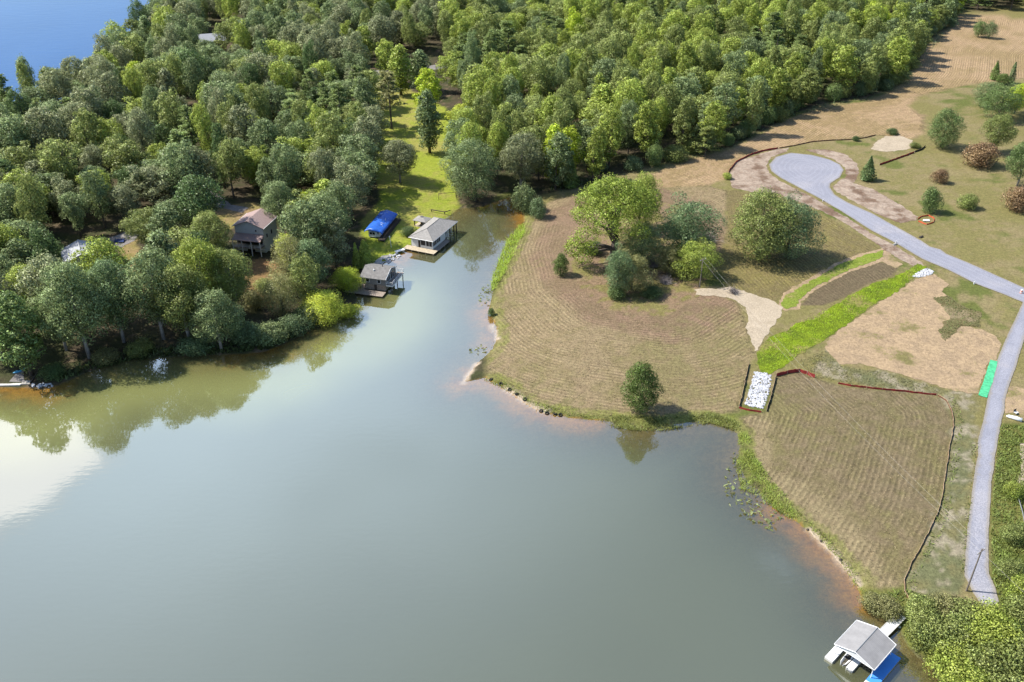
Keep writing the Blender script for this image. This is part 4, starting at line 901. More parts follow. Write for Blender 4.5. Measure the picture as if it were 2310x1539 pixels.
# ------------------------------------------------------------------ buildings
A24 = R(-23.5)
def quad_roof(pts_list, th, name, m, parent):
    b = MB()
    for pts in pts_list: b.slab(pts, th)
    return b.build(name, m, parent)
def window(parent, name, x0, x1, y, z0, z1, axis='x', fm='white', gm='glass', out=-1):
    # a frame proud of the wall with a pane set in it; axis x: the window lies in the plane y = const
    f = MB(); t = 0.09; d = 0.06 * out
    def bx(a0, a1, c0, c1, e0, e1):
        lo, hi = sorted((y + e0 * out, y + e1 * out))
        if axis == 'x': f.box(a0, a1, lo, hi, c0, c1)
        else: f.box(lo, hi, a0, a1, c0, c1)
    bx(x0 - t, x0, z0 - t, z1 + t, 0, 0.07); bx(x1, x1 + t, z0 - t, z1 + t, 0, 0.07); bx(x0, x1, z0 - t, z0, 0, 0.07); bx(x0, x1, z1, z1 + t, 0, 0.07)
    if x1 - x0 > 1.6: bx((x0 + x1) / 2 - 0.05, (x0 + x1) / 2 + 0.05, z0, z1, 0.031, 0.07)
    fr = f.build(name, M[fm], parent)
    g = MB(); lo, hi = sorted((y + 0.004 * out, y + 0.03 * out))
    if axis == 'x': g.box(x0, x1, lo, hi, z0, z1)
    else: g.box(lo, hi, x0, x1, z0, z1)
    g.build('pane', M[gm], fr); return fr
def post(parent, x, y, z0, z1, m, r=0.09, name='post'):
    return box(name, M[m], parent, x - r, x + r, y - r, y + r, z0, z1)
def rail(parent, pts, z, h, m, name='railing', step=1.6):
    b = MB()
    for (x0, y0), (x1, y1) in zip(pts, pts[1:]):
        for zz in (h, h * 0.55): b.tube([(x0, y0, z + zz), (x1, y1, z + zz)], 0.05, 5)
        L = math.hypot(x1 - x0, y1 - y0); n = max(1, int(L / step))
        for i in range(n + 1): t = i / n; b.tube([(x0 + (x1 - x0) * t, y0 + (y1 - y0) * t, z), (x0 + (x1 - x0) * t, y0 + (y1 - y0) * t, z + h)], 0.05, 5)
    return b.build(name, M[m], parent)
def planks(parent, x0, x1, y0, y1, z, th, m, along='x', w=0.6):
    # decking: boards butted with narrow gaps, each a part
    s0, s1 = (y0, y1) if along == 'x' else (x0, x1); n = max(1, int(round((s1 - s0) / w))); st = (s1 - s0) / n
    for i in range(n):
        a, c = s0 + i * st + 0.015, s0 + (i + 1) * st - 0.015; dz = random.uniform(-0.008, 0.008)
        box('plank', M[m], parent, *((x0, x1, a, c) if along == 'x' else (a, c, y0, y1)), z - th + dz, z + dz)

# white boathouse with hip roof
t = empty('boathouse', (-32.3, 252.8, 0), A24, 'white single-storey boathouse with grey hip roof standing over the cove', 'boathouse')
W, Ln, ze, zr = 8.7, 17.0, 3.7, 5.6
quad_roof([[(0, 0, ze), (W, 0, ze), (W / 2, 4.3, zr)], [(W, 0, ze), (W, Ln, ze), (W / 2, Ln - 4.3, zr), (W / 2, 4.3, zr)], [(W, Ln, ze), (0, Ln, ze), (W / 2, Ln - 4.3, zr)], [(0, Ln, ze), (0, 0, ze), (W / 2, 4.3, zr), (W / 2, Ln - 4.3, zr)]], 0.14, 'roof', M['shingle_grey'], t)
b = MB()
for p, q in (((0, 0), (W, 0)), ((W, 0), (W, Ln)), ((W, Ln), (0, Ln)), ((0, Ln), (0, 0))):
    b.tube([(p[0], p[1], ze - 0.1), (q[0], q[1], ze - 0.1)], 0.1, 4)
b.build('fascia', M['white'], t)
b = MB()
for p, q in (((0, 0, ze), (W / 2, 4.3, zr)), ((W, 0, ze), (W / 2, 4.3, zr)), ((W, Ln, ze), (W / 2, Ln - 4.3, zr)), ((0, Ln, ze), (W / 2, Ln - 4.3, zr)), ((W / 2, 4.3, zr), (W / 2, Ln - 4.3, zr))):
    b.tube([(p[0], p[1], p[2] + 0.02), (q[0], q[1], q[2] + 0.02)], 0.07, 5)
b.build('ridge_cap', M['shingle_dark'], t)
box('wall', M['white'], t, 0.6, 8.1, 0.6, 9.0, 0.6, 3.62)
window(t, 'window', 4.0, 5.6, 0.6, 1.5, 3.2, 'x', 'white', 'screen'); window(t, 'window', 5.9, 7.9, 0.6, 1.5, 3.2, 'x', 'white', 'screen')
window(t, 'window', 0.9, 3.2, 8.1, 1.5, 3.2, 'y', 'white', 'screen', 1); window(t, 'window', 3.5, 5.6, 8.1, 1.5, 3.2, 'y', 'white', 'screen', 1)
d = box('door', M['wood_dark'], t, 3.1, 3.8, 0.53, 0.6, 0.62, 2.9); MB().tube([(3.18, 0.45, 1.6), (3.18, 0.53, 1.6)], 0.05, 6).build('handle', M['metal'], d)
dk = empty('deck', (0, 0, 0)); dk.parent = t
planks(dk, -0.9, 9.9, -2.2, 0.55, 0.62, 0.12, 'wood_pale', 'x'); planks(dk, 8.15, 10.1, 0.6, 8.6, 0.66, 0.12, 'wood_grey', 'x')
b = MB()
for x in (-0.4, 2, 4.5, 7, 9.6): b.tube([(x, -2.05, -2), (x, -2.05, 0.48)], 0.12, 6)
for y in (2, 5, 8): b.tube([(9.9, y, -2), (9.9, y, 0.5)], 0.12, 6)
b.build('pile', M['wood_grey'], t)
for x, y in ((8.3, 16.6), (8.3, 14.8), (0.5, 16.6), (4.4, 16.6), (8.3, 12), (0.5, 12)): post(t, x, y, -2, 3.6, 'wood_dark', 0.13)
rail(t, [(0.6, 16.6), (8.3, 16.6)], 1.0, 1.6, 'wood_grey'); box('slip_beam', M['wood_grey'], t, 0.3, 8.4, 9.05, 9.35, 0.4, 0.9)
box('catwalk', M['wood_grey'], t, 0.1, 1.4, 9.4, 16.5, 0.45, 0.62)
b = MB()
for y in (10.2, 11.4, 13.4): b.tube([(7.8, y, 0.3), (7.2, y + 0.2, 3.4)], 0.06, 5); b.tube([(7.9, y, 1.0), (7.9, y + 0.6, 2.6)], 0.12, 6)
b.build('hoist', M['white'], t)
# gangway step to the shore
o = MB().box(-0.6, 0.6, -2.2, 1.0, -0.05, 0.12).build('step_slab', M['white'], None); o.location = (*gp(906, 568)[:2], 0.62); o.rotation_euler = (0, 0, R(-50)); tag(o, 'small white step ramp between shore and pale deck', 'ramp')

# grey two-storey boathouse
t = empty('boathouse', (-42.9, 224.2, 0), R(-15), 'grey two-storey boathouse with weathered roof and balcony over the water', 'boathouse')
t.location = (-35.78 - 7.3 * math.cos(R(15)), 222.33 + 7.3 * math.sin(R(15)), 0)
box('lower_wall', M['wood_grey'], t, 0.8, 7.0, 0.5, 7.2, 0.6, 2.55)
box('upper_wall', M['siding_grey'], t, 0.0, 7.3, 0.0, 8.0, 2.55, 4.55)
quad_roof([[(-0.3, -0.4, 4.6), (7.6, -0.4, 4.6), (7.6, 4.0, 6.3), (-0.3, 4.0, 6.3)], [(7.6, 8.3, 4.75), (-0.3, 8.3, 4.75), (-0.3, 4.0, 6.3), (7.6, 4.0, 6.3)]], 0.14, 'roof', M['shingle_dark'], t)
MB().add([(7.3, 0, 4.5), (7.3, 8, 4.5), (7.3, 4, 6.1), (7.12, 0, 4.5), (7.12, 8, 4.5), (7.12, 4, 6.1), ], [(0, 1, 2), (5, 4, 3), (0, 2, 5, 3), (1, 4, 5, 2), (0, 3, 4, 1)]).build('gable', M['siding_grey'], t)
MB().add([(0, 0, 4.5), (0, 8, 4.5), (0, 4, 6.1), (0.18, 0, 4.5), (0.18, 8, 4.5), (0.18, 4, 6.1)], [(0, 2, 1), (5, 3, 4), (0, 3, 5, 2), (1, 2, 5, 4), (0, 1, 4, 3)]).build('gable', M['siding_grey'], t)
b = MB(); b.tube([(7.62, -0.4, 4.6), (7.62, 4, 6.3), (7.62, 8.3, 4.75)], 0.09, 4); b.build('barge_board', M['white'], t)
window(t, 'window', 4.9, 5.8, 0.0, 3.2, 4.2); window(t, 'window', 1.4, 2.4, 0.0, 3.2, 4.2)
box('lower_door', M['wood_dark'], t, 3.6, 4.4, 0.44, 0.5, 0.62, 2.4)
window(t, 'window', 1.3, 3.4, 7.3, 3.0, 4.6, 'y', 'white', 'glass', 1); window(t, 'window', 3.8, 6.4, 7.3, 2.75, 4.9, 'y', 'white', 'glass', 1)
v = MB().tube([(3.0, 2.4, 5.3), (3.0, 2.4, 6.1)], 0.2, 8).build('roof_vent', M['white'], t)
MB().tube([(4.8, 4.6, 6.0), (4.8, 4.6, 6.7)], 0.12, 6).build('flue', M['wood_dark'], t)
bal = empty('balcony', (0, 0, 0)); bal.parent = t
planks(bal, 7.35, 9.3, 0.2, 9.0, 2.7, 0.12, 'wood_grey', 'x')
rail(bal, [(7.4, 0.2), (9.25, 0.2), (9.25, 9.0), (7.6, 9.0)], 2.7, 1.05, 'white')
b = MB(); b.box(7.35, 9.32, 0.08, 0.19, 2.4, 2.75); b.box(9.31, 9.4, 0.1, 9.0, 2.4, 2.75); b.build('rim_board', M['white'], bal)
for y in (0.4, 4.5, 8.8): post(t, 9.0, y, -2, 2.55, 'wood_dark', 0.1)
dk = empty('deck', (0, 0, 0)); dk.parent = t
planks(dk, -4.2, 7.3, -2.9, 0.0, 0.6, 0.14, 'wood_grey', 'x'); planks(dk, -4.2, 0.7, 0.03, 3.2, 0.6, 0.14, 'wood_grey', 'x')
b = MB()
for x in (-3.8, -1, 2, 4.6, 7.0): b.tube([(x, -2.7, -2), (x, -2.7, 0.45)], 0.13, 6)
b.build('pile', M['wood_dark'], t)
pg = empty('pergola', (0, 0, 0)); pg.parent = t
b = MB()
for x, y in ((-3.6, 0.2), (-0.6, 0.2), (-3.6, 3.0), (-0.6, 3.0)): b.tube([(x, y, 0.6), (x, y, 2.7)], 0.1, 5)
b.build('frame', M['wood_dark'], pg)
rg = np.random.RandomState(9); b = MB()
for i in range(90):
    x, y = rg.uniform(-4, -0.2), rg.uniform(-0.2, 3.4); a = rg.uniform(0, 6.28); L = rg.uniform(0.4, 1.1)
    b.tube([(x, y, 2.75 + rg.uniform(0, 0.5)), (x + L * math.cos(a), y + L * math.sin(a), 2.75 + rg.uniform(0, 0.6))], 0.035, 3, False)
b.build('dry_vines', M['twig'], pg)
b = MB()
for x, y in ((8.0, 0.6), (8.3, 1.6)): b.tube([(x, y, 0.5), (x, y + 0.2, 0.5)], 0.38, 10)
b.box(7.9, 8.1, 0.5, 2.0, 0.1, 0.3); o = b.build('boat_trailer', M['metal'], None); o.location = t.location; o.rotation_euler = t.rotation_euler
tag(o, 'white-wheeled boat trailer under the grey boathouse balcony', 'trailer')

# brown-roofed house
g0 = float(hz([(-74.9, 244.8)])[0])
t = empty('house', (-74.9, 244.8, g0), R(-12), 'two-storey pale house with brown shingle roof and two-level porch among the trees', 'house')
h = 8.3
box('wall', M['siding_blue'], t, -9.2, 0, 0, 9.0, -0.4, h)
pk = 10.2
MB().add([(-9.2, 0, h), (0, 0, h), (-4.6, 0, pk - 0.1), (-9.2, 0.2, h), (0, 0.2, h), (-4.6, 0.2, pk - 0.1)], [(0, 1, 2), (5, 4, 3), (1, 4, 5, 2), (0, 2, 5, 3), (0, 3, 4, 1)]).build('gable', M['siding_blue'], t)
MB().add([(-9.2, 8.8, h), (0, 8.8, h), (-4.6, 8.8, pk - 0.1), (-9.2, 9, h), (0, 9, h), (-4.6, 9, pk - 0.1)], [(0, 1, 2), (5, 4, 3), (1, 4, 5, 2), (0, 2, 5, 3), (0, 3, 4, 1)]).build('gable', M['siding_blue'], t)
ro = quad_roof([[(0.5, -0.6, h - 0.1), (0.5, 9.5, h - 0.1), (-4.6, 9.5, pk + 0.1), (-4.6, -0.6, pk + 0.1)], [(-9.7, 9.5, h - 0.1), (-9.7, -0.6, h - 0.1), (-4.6, -0.6, pk + 0.1), (-4.6, 9.5, pk + 0.1)]], 0.16, 'roof', M['shingle_brown'], t)
MB().tube([(-2.0, 8.2, h + 0.6), (-2.0, 8.2, h + 1.4)], 0.15, 8).build('vent_pipe', M['rubber'], ro)
b = MB(); b.box(0.5, 0.62, -0.6, 9.5, h - 0.3, h - 0.12); b.box(-9.82, -9.7, -0.6, 9.5, h - 0.3, h - 0.12); b.build('gutter', M['white'], t)
b = MB().tube([(-2.3, -0.02, 7.1), (-2.3, -0.1, 7.1)], 0.42, 14); w_ = b.build('round_window', M['white'], t); MB().tube([(-2.3, -0.1, 7.1), (-2.3, -0.12, 7.1)], 0.3, 14).build('pane', M['glass'], w_)
window(t, 'window', 1.5, 2.4, 0.0, 4.2, 5.6, 'y', 'white', 'glass', 1); window(t, 'window', 4.5, 5.5, 0.0, 4.2, 5.6, 'y', 'white', 'glass', 1)
po = empty('porch', (0, 0, 0)); po.parent = t
quad_roof([[(0.2, -0.03, 6.0), (-9.2, -0.03, 6.0), (-9.2, -3.2, 5.0), (0.2, -3.2, 5.0)]], 0.14, 'porch_roof', M['shingle_brown'], po)
planks(po, -9.0, 0.0, -3.0, -0.05, 2.5, 0.16, 'wood_grey', 'x')
for x in (-9.0, -6.0, -3.0, -0.1): post(po, x, -2.95, -0.3, 4.95, 'white', 0.1)
rail(po, [(-9.0, -2.95), (-0.1, -2.95), (-0.1, -0.1)], 2.5, 1.0, 'white')
box('back_screen', M['screen'], po, -8.8, -0.6, -0.06, -0.012, 2.55, 4.8); box('door', M['glass'], po, -6.0, -3.6, -0.06, -0.012, -0.2, 2.2)
b = MB(); b.tube([(0.2, -2.9, 2.5), (0.9, 2.0, -0.2)], 0.08, 5); b.build('stair_rail', M['white'], t)

# pale roofed house, half hidden
p = gp(175, 585); q = flat([(176, 541)], 5.3 + p.z)[0]; a_ = R(27)
t = empty('house', (q[0] - (4.75 * math.cos(a_) - 10.6 * math.sin(a_)), q[1] - (4.75 * math.sin(a_) + 10.6 * math.cos(a_)), p.z), a_, 'house with pale metal gable roof half hidden behind the left shore trees', 'house')
box('wall', M['offwhite'], t, 0, 9.5, 0, 10, -0.4, 3.3)
quad_roof([[(-0.6, -0.6, 3.2), (-0.6, 10.6, 3.2), (4.75, 10.6, 5.3), (4.75, -0.6, 5.3)][::-1], [(10.1, 10.6, 3.2), (10.1, -0.6, 3.2), (4.75, -0.6, 5.3), (4.75, 10.6, 5.3)][::-1]], 0.12, 'roof', M['roof_pale'], t)
for y, s in ((0.0, -1), (10.0, 1)):
    MB().add([(0, y, 3.2), (9.5, y, 3.2), (4.75, y, 5.1), (0, y - 0.2 * s, 3.2), (9.5, y - 0.2 * s, 3.2), (4.75, y - 0.2 * s, 5.1)], [(0, 1, 2), (5, 4, 3), (1, 4, 5, 2), (0, 2, 5, 3), (0, 3, 4, 1)]).build('gable', M['offwhite'], t)
window(t, 'window', 2, 3.6, 0, 1.0, 2.4); window(t, 'window', 6, 7.6, 0, 1.0, 2.4); MB().tube([(4.75, -0.6, 5.36), (4.75, 10.6, 5.36)], 0.1, 5).build('ridge_cap', M['metal'], t)

# distant house in the wood
p = gp(484, 118); t = empty('house', (p.x, p.y, p.z), R(20), 'distant tan house with grey roof glimpsed between trees of the far wood', 'house')
box('wall', M['brick_tan'], t, -6.5, 6.5, -4.5, 4.5, -0.5, 7.0)
quad_roof([[(-7, -5.2, 6.9), (7, -5.2, 6.9), (7, 0, 10.0), (-7, 0, 10.0)], [(7, 5.2, 6.9), (-7, 5.2, 6.9), (-7, 0, 10.0), (7, 0, 10.0)]], 0.15, 'roof', M['roof_pale'], t)
for x, s in ((-6.5, 1), (6.5, -1)): MB().add([(x, -4.5, 6.9), (x, 4.5, 6.9), (x, 0, 9.7), (x + .2 * s, -4.5, 6.9), (x + .2 * s, 4.5, 6.9), (x + .2 * s, 0, 9.7)], [(0, 1, 2), (5, 4, 3), (1, 4, 5, 2), (0, 2, 5, 3), (0, 3, 4, 1)]).build('gable', M['brick_tan'], t)
window(t, 'window', -4, -2, -4.5, 3.5, 5.2); window(t, 'window', 2, 4, -4.5, 3.5, 5.2); box('gutter', M['white'], t, -7, 7, -5.35, -5.2, 6.75, 6.95)

# mobile home under a blue tarp
g0 = float(hz([(-40, 262)])[0])
t = empty('mobile_home', (-46.6, 257.6, g0), R(-12), 'white mobile home wrapped in a bright blue tarp on the grass', 'mobile home')
box('wall', M['white'], t, 0.9, 4.5, 0.7, 15.3, 0.4, 2.7)
MB().add([(1.2, 0.72, 0.5), (3.6, 0.72, 0.5), (3.6, 0.1, 0.6), (1.2, 0.1, 0.6), (1.2, 0.72, 2.5), (3.6, 0.72, 2.5), (3.6, 0.25, 2.4), (1.2, 0.25, 2.4)], [(0, 3, 2, 1), (4, 5, 6, 7), (3, 7, 6, 2), (0, 4, 7, 3), (1, 2, 6, 5)]).build('bay', M['white'], t)
window(t, 'window', 1.5, 3.3, 0.19, 1.4, 2.2); window(t, 'window', 3.9, 4.3, 0.7, 1.4, 2.3)
# tarp over the roof, sagging a little between the rafters and hanging at the edges
nx_, ny_ = 15, 41; V = []; rg = np.random.RandomState(4)
for j in range(ny_):
    for i in range(nx_):
        u, v = i / (nx_ - 1), j / (ny_ - 1); x = -0.3 + 6.1 * u; y = -0.1 + 15.9 * v
        z = 3.45 - 1.25 * abs(u - 0.42) ** 1.3 * 2 + 0.05 * math.sin(v * 40) * u - 0.25 * (abs(u - .5) > 0.46) - 0.35 * (j == 0) - 0.3 * (j == ny_ - 1) + rg.normal(0, 0.045)
        V.append((x + rg.normal(0, 0.03), y + rg.normal(0, 0.05) + (0.25 * math.sin(u * 9) if j in (0, ny_ - 1) else 0), z))
FQ = [(j * nx_ + i, j * nx_ + i + 1, (j + 1) * nx_ + i + 1, (j + 1) * nx_ + i) for j in range(ny_ - 1) for i in range(nx_ - 1)]
tp = MB().add(V, FQ).build('tarp', M['tarp'], t, True)
s_ = tp.modifiers.new('thickness', 'SOLIDIFY'); s_.thickness = 0.03
b = MB()
for u, v, a, L in ((1.3, 14.0, 0.4, 1.6), (2.6, 13.2, 1.0, 1.1), (1.0, 11.5, 0.8, 1.2), (4.2, 8.0, 1.9, 1.5), (3.2, 5.4, 0.2, 1.7), (4.4, 4.2, 2.4, 1.0)):
    zz = 3.58 - 1.25 * abs((u + .3) / 6.1 - 0.42) ** 1.3 * 2; sl = -0.35 if u > 2.2 else 0.3
    pts = [(u + L * k / 4 * math.cos(a), v + L * k / 4 * math.sin(a) + 0.1 * math.sin(k * 2), zz + sl * L * k / 4 * math.cos(a)) for k in range(5)]
    b.tube(pts, [0.02, 0.09, 0.12, 0.08, 0.02], 6)
b.build('tarp_fold', M['tarp_white'], tp)
dk = empty('porch', (0, 0, 0)); dk.parent = t
planks(dk, 4.6, 6.6, -1.5, 16.0, 0.45, 0.14, 'wood_dark', 'y')
for y in (2, 6, 10, 14): post(dk, 5.7, y, 0.45, 2.35, 'wood_dark', 0.07)
rail(dk, [(6.5, -1.4), (6.5, 15.9)], 0.45, 1.0, 'wood_dark'); box('lattice', M['wood_dark'], dk, 6.62, 6.68, -1.4, 16, -0.3, 0.44)
p = gp(883, 558); t = empty('lamp_post', p, 0, 'white leaning lamp post beside the blue-tarped mobile home', 'lamp post')
MB().tube([(0, 0, -0.2), (-0.3, 0, 3.2)], 0.09, 7).build('pole', M['white'], t); MB().tube([(-0.3, 0, 3.2), (-0.36, 0, 3.8)], [0.16, 0.22], 8).build('lamp', M['white'], t)

# gazebo
p = gp(953, 508); t = empty('gazebo', p, A24, 'small open gazebo with dark posts and grey roof on the shore lawn', 'gazebo')
for x, y in ((-2, -1.6), (2, -1.6), (-2, 1.6), (2, 1.6)):
    post(t, x, y, 0, 2.1, 'wood_dark', 0.12)
b = MB()
for y in (-1.6, 1.6): b.tube([(-2, y, 1.5), (-1.3, y, 2.05), (1.3, y, 2.05), (2, y, 1.5)], 0.1, 5)
b.build('arch', M['wood_dark'], t)
quad_roof([[(-2.5, -2.1, 2.15), (2.5, -2.1, 2.15), (0.5, 0, 3.0), (-0.5, 0, 3.0)], [(2.5, 2.1, 2.15), (-2.5, 2.1, 2.15), (-0.5, 0, 3.0), (0.5, 0, 3.0)], [(2.5, -2.1, 2.15), (2.5, 2.1, 2.15), (0.5, 0, 3.0)], [(-2.5, 2.1, 2.15), (-2.5, -2.1, 2.15), (-0.5, 0, 3.0)]], 0.1, 'roof', M['shingle_grey'], t)
planks(t, -2.2, 2.2, -1.9, 1.9, 0.15, 0.15, 'wood_pale', 'x'); MB().box(-0.4, 0.4, -0.3, 0.3, 2.9, 3.2).build('cupola', M['shingle_dark'], t)
p = gp(950, 508); t2 = empty('garden_chair', (p.x + 0.3, p.y, p.z + 0.15), 0.4, 'pale reddish chair inside the small gazebo', 'chair')
b = MB(); b.box(-0.35, 0.35, -0.3, 0.3, 0.35, 0.45); b.build('seat', M['tan_edge'], t2); box('backrest', M['tan_edge'], t2, -0.35, 0.35, 0.28, 0.36, 0.46, 1.0)
for x in (-.3, .3):
    for y in (-.25, .25): box('leg', M['tan_edge'], t2, x - .04, x + .04, y - .04, y + .04, 0, 0.35)
# swing frame and log rail on the lawn
p = gp(1010, 450); t = empty('swing_frame', p, R(10), 'thin dark wooden frame standing on the bright lawn', 'frame')
MB().tube([(-3.2, 0, 0), (-3.0, 0, 2.4)], 0.08, 5).build('leg', M['wood_dark'], t); MB().tube([(3.2, -0.8, 0), (2.8, 0, 2.4)], 0.08, 5).build('leg', M['wood_dark'], t); MB().tube([(3.4, 0.9, 0), (2.8, 0, 2.4)], 0.08, 5).build('leg', M['wood_dark'], t)
MB().tube([(-3.1, 0, 2.4), (3.0, 0, 2.4)], 0.09, 5).build('crossbar', M['wood_dark'], t)
p = gp(990, 481); t = empty('log_rail', p, R(-18), 'dark log rail at the water end of the lawn', 'rail')
MB().tube([(-2.8, 0, 0.9), (2.2, 0, 0.7)], 0.16, 6).build('rail', M['wood_dark'], t)
for x in (-2.7, 2.1): MB().tube([(x, 0, -0.2), (x, 0, 0.9)], 0.14, 6).build('leg', M['wood_dark'], t)
MB().tube([(2.2, 0, 0.7), (3.6, 1.6, 0.9)], 0.15, 6).build('rail', M['wood_dark'], t)
# beached rocks and boat ramp sheet between the boathouses
rg = np.random.RandomState(31); b = MB()
def rock(b, x, y, z, s, rg):
    V = []; n = 6
    for k, (zz, rr) in enumerate(((-0.3, 0.75), (0.15, 1.0), (0.5, 0.6))):
        for j in range(n):
            a = j * 6.283 / n + k * 0.5; q = rr * s * rg.uniform(0.75, 1.2); V.append((x + q * math.cos(a), y + q * math.sin(a), z + zz * s * rg.uniform(0.8, 1.2)))
    V.append((x, y, z + 0.68 * s)); Fs = []
    for k in range(2):
        for j in range(n): Fs.append((k * n + j, k * n + (j + 1) % n, (k + 1) * n + (j + 1) % n, (k + 1) * n + j))
    for j in range(n): Fs.append((2 * n + j, 2 * n + (j + 1) % n, 3 * n))
    b.add(V, Fs)
for i in range(60):
    q = gp(rg.uniform(838, 905), 0) if False else onto([(rg.uniform(835, 900), 0)])[0] if False else None
    px = rg.uniform(835, 902); py = 604 - (px - 835) * 0.42 + rg.normal(0, 4); q = gp(px, py); rock(b, q.x, q.y, max(q.z, 0.05), rg.uniform(0.2, 0.5), rg)
tag(b.build('shore_rocks', M['stone'], None), 'pale rocks along the bank between the two boathouses', kind='stuff')
sheet('boat_ramp', [(846,590),(862,578),(885,574),(880,586),(862,596),(848,599)], M['concrete'], 'pale concrete boat ramp between the boathouses', 0.1, 0.6, 0.1)

# near boat dock with grey metal roof
t = empty('boat_dock', (52.4, 97.3, 0), R(-47), 'white floating boat dock with grey gable roof in the near right corner', 'boat dock')
W, Ln, ze, zr = 6.9, 7.2, 2.9, 4.05
quad_roof([[(0, 0, ze), (0, Ln, ze), (W / 2, Ln, zr), (W / 2, 0, zr)][::-1], [(W, Ln, ze), (W, 0, ze), (W / 2, 0, zr), (W / 2, Ln, zr)][::-1]], 0.07, 'roof', M['metal_grey'], t)
b = MB(); b.tube([(0, -.03, ze), (W / 2, -.03, zr), (W, -.03, ze)], 0.07, 4); b.tube([(0, Ln + .03, ze), (W / 2, Ln + .03, zr), (W, Ln + .03, ze)], 0.07, 4); b.tube([(-.03, 0, ze), (-.03, Ln, ze)], 0.07, 4); b.tube([(W + .03, 0, ze), (W + .03, Ln, ze)], 0.07, 4)
b.build('roof_trim', M['white'], t); MB().tube([(W / 2, 0, zr + 0.03), (W / 2, Ln, zr + 0.03)], 0.06, 5).build('ridge_cap', M['metal'], t)
for y in (0.12, Ln - 0.12): MB().add([(0.1, y, ze - .1), (W - .1, y, ze - .1), (W / 2, y, zr - .12), (0.1, y + .05, ze - .1), (W - .1, y + .05, ze - .1), (W / 2, y + .05, zr - .12)], [(0, 1, 2), (5, 4, 3), (1, 4, 5, 2), (0, 2, 5, 3), (0, 3, 4, 1)]).build('gable_panel', M['white'], t)
b = MB(); b.tube([(0.2, 0.2, ze - 0.25), (W - 0.2, 0.2, ze - 0.25)], 0.08, 4); b.tube([(0.2, Ln - .2, ze - 0.25), (W - 0.2, Ln - .2, ze - 0.25)], 0.08, 4); b.build('tie_beam', M['white'], t)
for x, y in ((0.3, 0.4), (0.3, Ln - 0.3), (W - 0.3, 0.4), (W - 0.3, Ln - 0.3)): post(t, x, y, 0.5, ze - 0.05, 'white', 0.06)
f = box('float_finger', M['offwhite'], t, -0.5, 0.9, -1.3, Ln + 0.4, -0.3, 0.42); box('float_top', M['white'], f, -0.5, 0.9, -1.3, Ln + 0.4, 0.423, 0.5)
f = box('float_finger', M['offwhite'], t, W - 0.6, W + 1.25, -1.3, Ln + 0.3, -0.3, 0.42); box('float_top', M['white'], f, W - 0.6, W + 1.25, -1.3, -0.55, 0.423, 0.5); box('painted_deck_shade', M['deck_shade_blue'], f, W - 0.6, W + 1.25, -0.547, Ln + 0.3, 0.423, 0.5)  # roof shade on the white float painted as blue, sunlit end stays white
f = box('float_finger', M['offwhite'], t, 2.9, 4.0, -0.6, Ln - 1.8, -0.3, 0.36); box('float_top', M['white'], f, 2.9, 4.0, -0.6, Ln - 1.8, 0.363, 0.44)
f = box('float_walkway', M['offwhite'], t, 0.92, W - 0.62, Ln - 1.7, Ln + 0.4, -0.3, 0.42); box('float_top', M['white'], f, 0.92, W - 0.62, Ln - 1.7, Ln + 0.4, 0.423, 0.5)
b = MB()
for x in (3.1, 3.8): b.tube([(x, -0.65, 0.7), (x, -0.75, -0.9)], 0.04, 5)
for z in (-0.5, -0.1, 0.3): b.tube([(3.1, -0.72, z), (3.8, -0.72, z)], 0.035, 5)
b.build('ladder', M['metal'], t)
b = MB()
for x in (-0.4, 0.8, W - 0.5, W + 1.1): b.tube([(x, -1.2, -1.5), (x, -1.2, 0.55)], 0.05, 5)
b.build('bumper_post', M['offwhite'], t)
# personal watercraft moored in the slip
o = empty('rowing_boat', (0, 0, 0), R(-47), 'small white boat with dark seat moored inside the near dock', 'boat'); c_, s_ = math.cos(R(-47)), math.sin(R(-47)); lx, ly = 2.1, 1.2
o.location = (52.4 + lx * c_ - ly * s_, 97.3 + lx * s_ + ly * c_, 0)
V = []; Fs = []
for k, (y, w, z) in enumerate(((-1.6, 0.25, 0.35), (-1.2, 0.5, 0.32), (0, 0.62, 0.28), (1.3, 0.6, 0.28))):
    V += [(-w, y, z), (-w * .6, y, -0.12), (w * .6, y, -0.12), (w, y, z), (w * .8, y, z), (w * .45, y, 0.0), (-w * .45, y, 0.0), (-w * .8, y, z)]
for k in range(3):
    for j in range(8): Fs.append((k * 8 + j, k * 8 + (j + 1) % 8, (k + 1) * 8 + (j + 1) % 8, (k + 1) * 8 + j))
Fs += [(0, 1, 2, 3, 4, 5, 6, 7), tuple(range(31, 23, -1))]
MB().add(V, Fs).build('hull', M['white'], o); box('seat', M['rubber'], o, -0.5, 0.5, 0.1, 0.5, 0.1, 0.24)
p = gp(2016, 1408); o = empty('gangway', (0, 0, 0), 0, 'white gangway leading from the roofed dock to the bushes', 'gangway')
a1 = flat([(1985, 1436)], 0.55)[0]; a2 = flat([(2034, 1388)], 0.9)[0]; dr = a2 - a1; L = float(np.hypot(*dr)); o.location = (a1[0], a1[1], 0.5); o.rotation_euler = (0, -math.atan2(0.4, L), math.atan2(dr[1], dr[0]))
box('walkway', M['white'], o, -0.4, L, -0.75, 0.75, -0.1, 0.06); b = MB(); b.box(-0.4, L, 0.76, 0.84, -0.2, 0.14); b.box(-0.4, L, -0.84, -0.76, -0.2, 0.14); b.build('side_rail', M['offwhite'], o)
q = flat([(2030, 1413)], 0.3)[0]; b = MB(); rock(b, 0, 0, 0.1, 0.32, np.random.RandomState(3)); o = b.build('mooring_buoy', M['white'], None, True); o.location = (q[0], q[1], 0); tag(o, 'round white buoy floating beside the gangway', 'buoy')

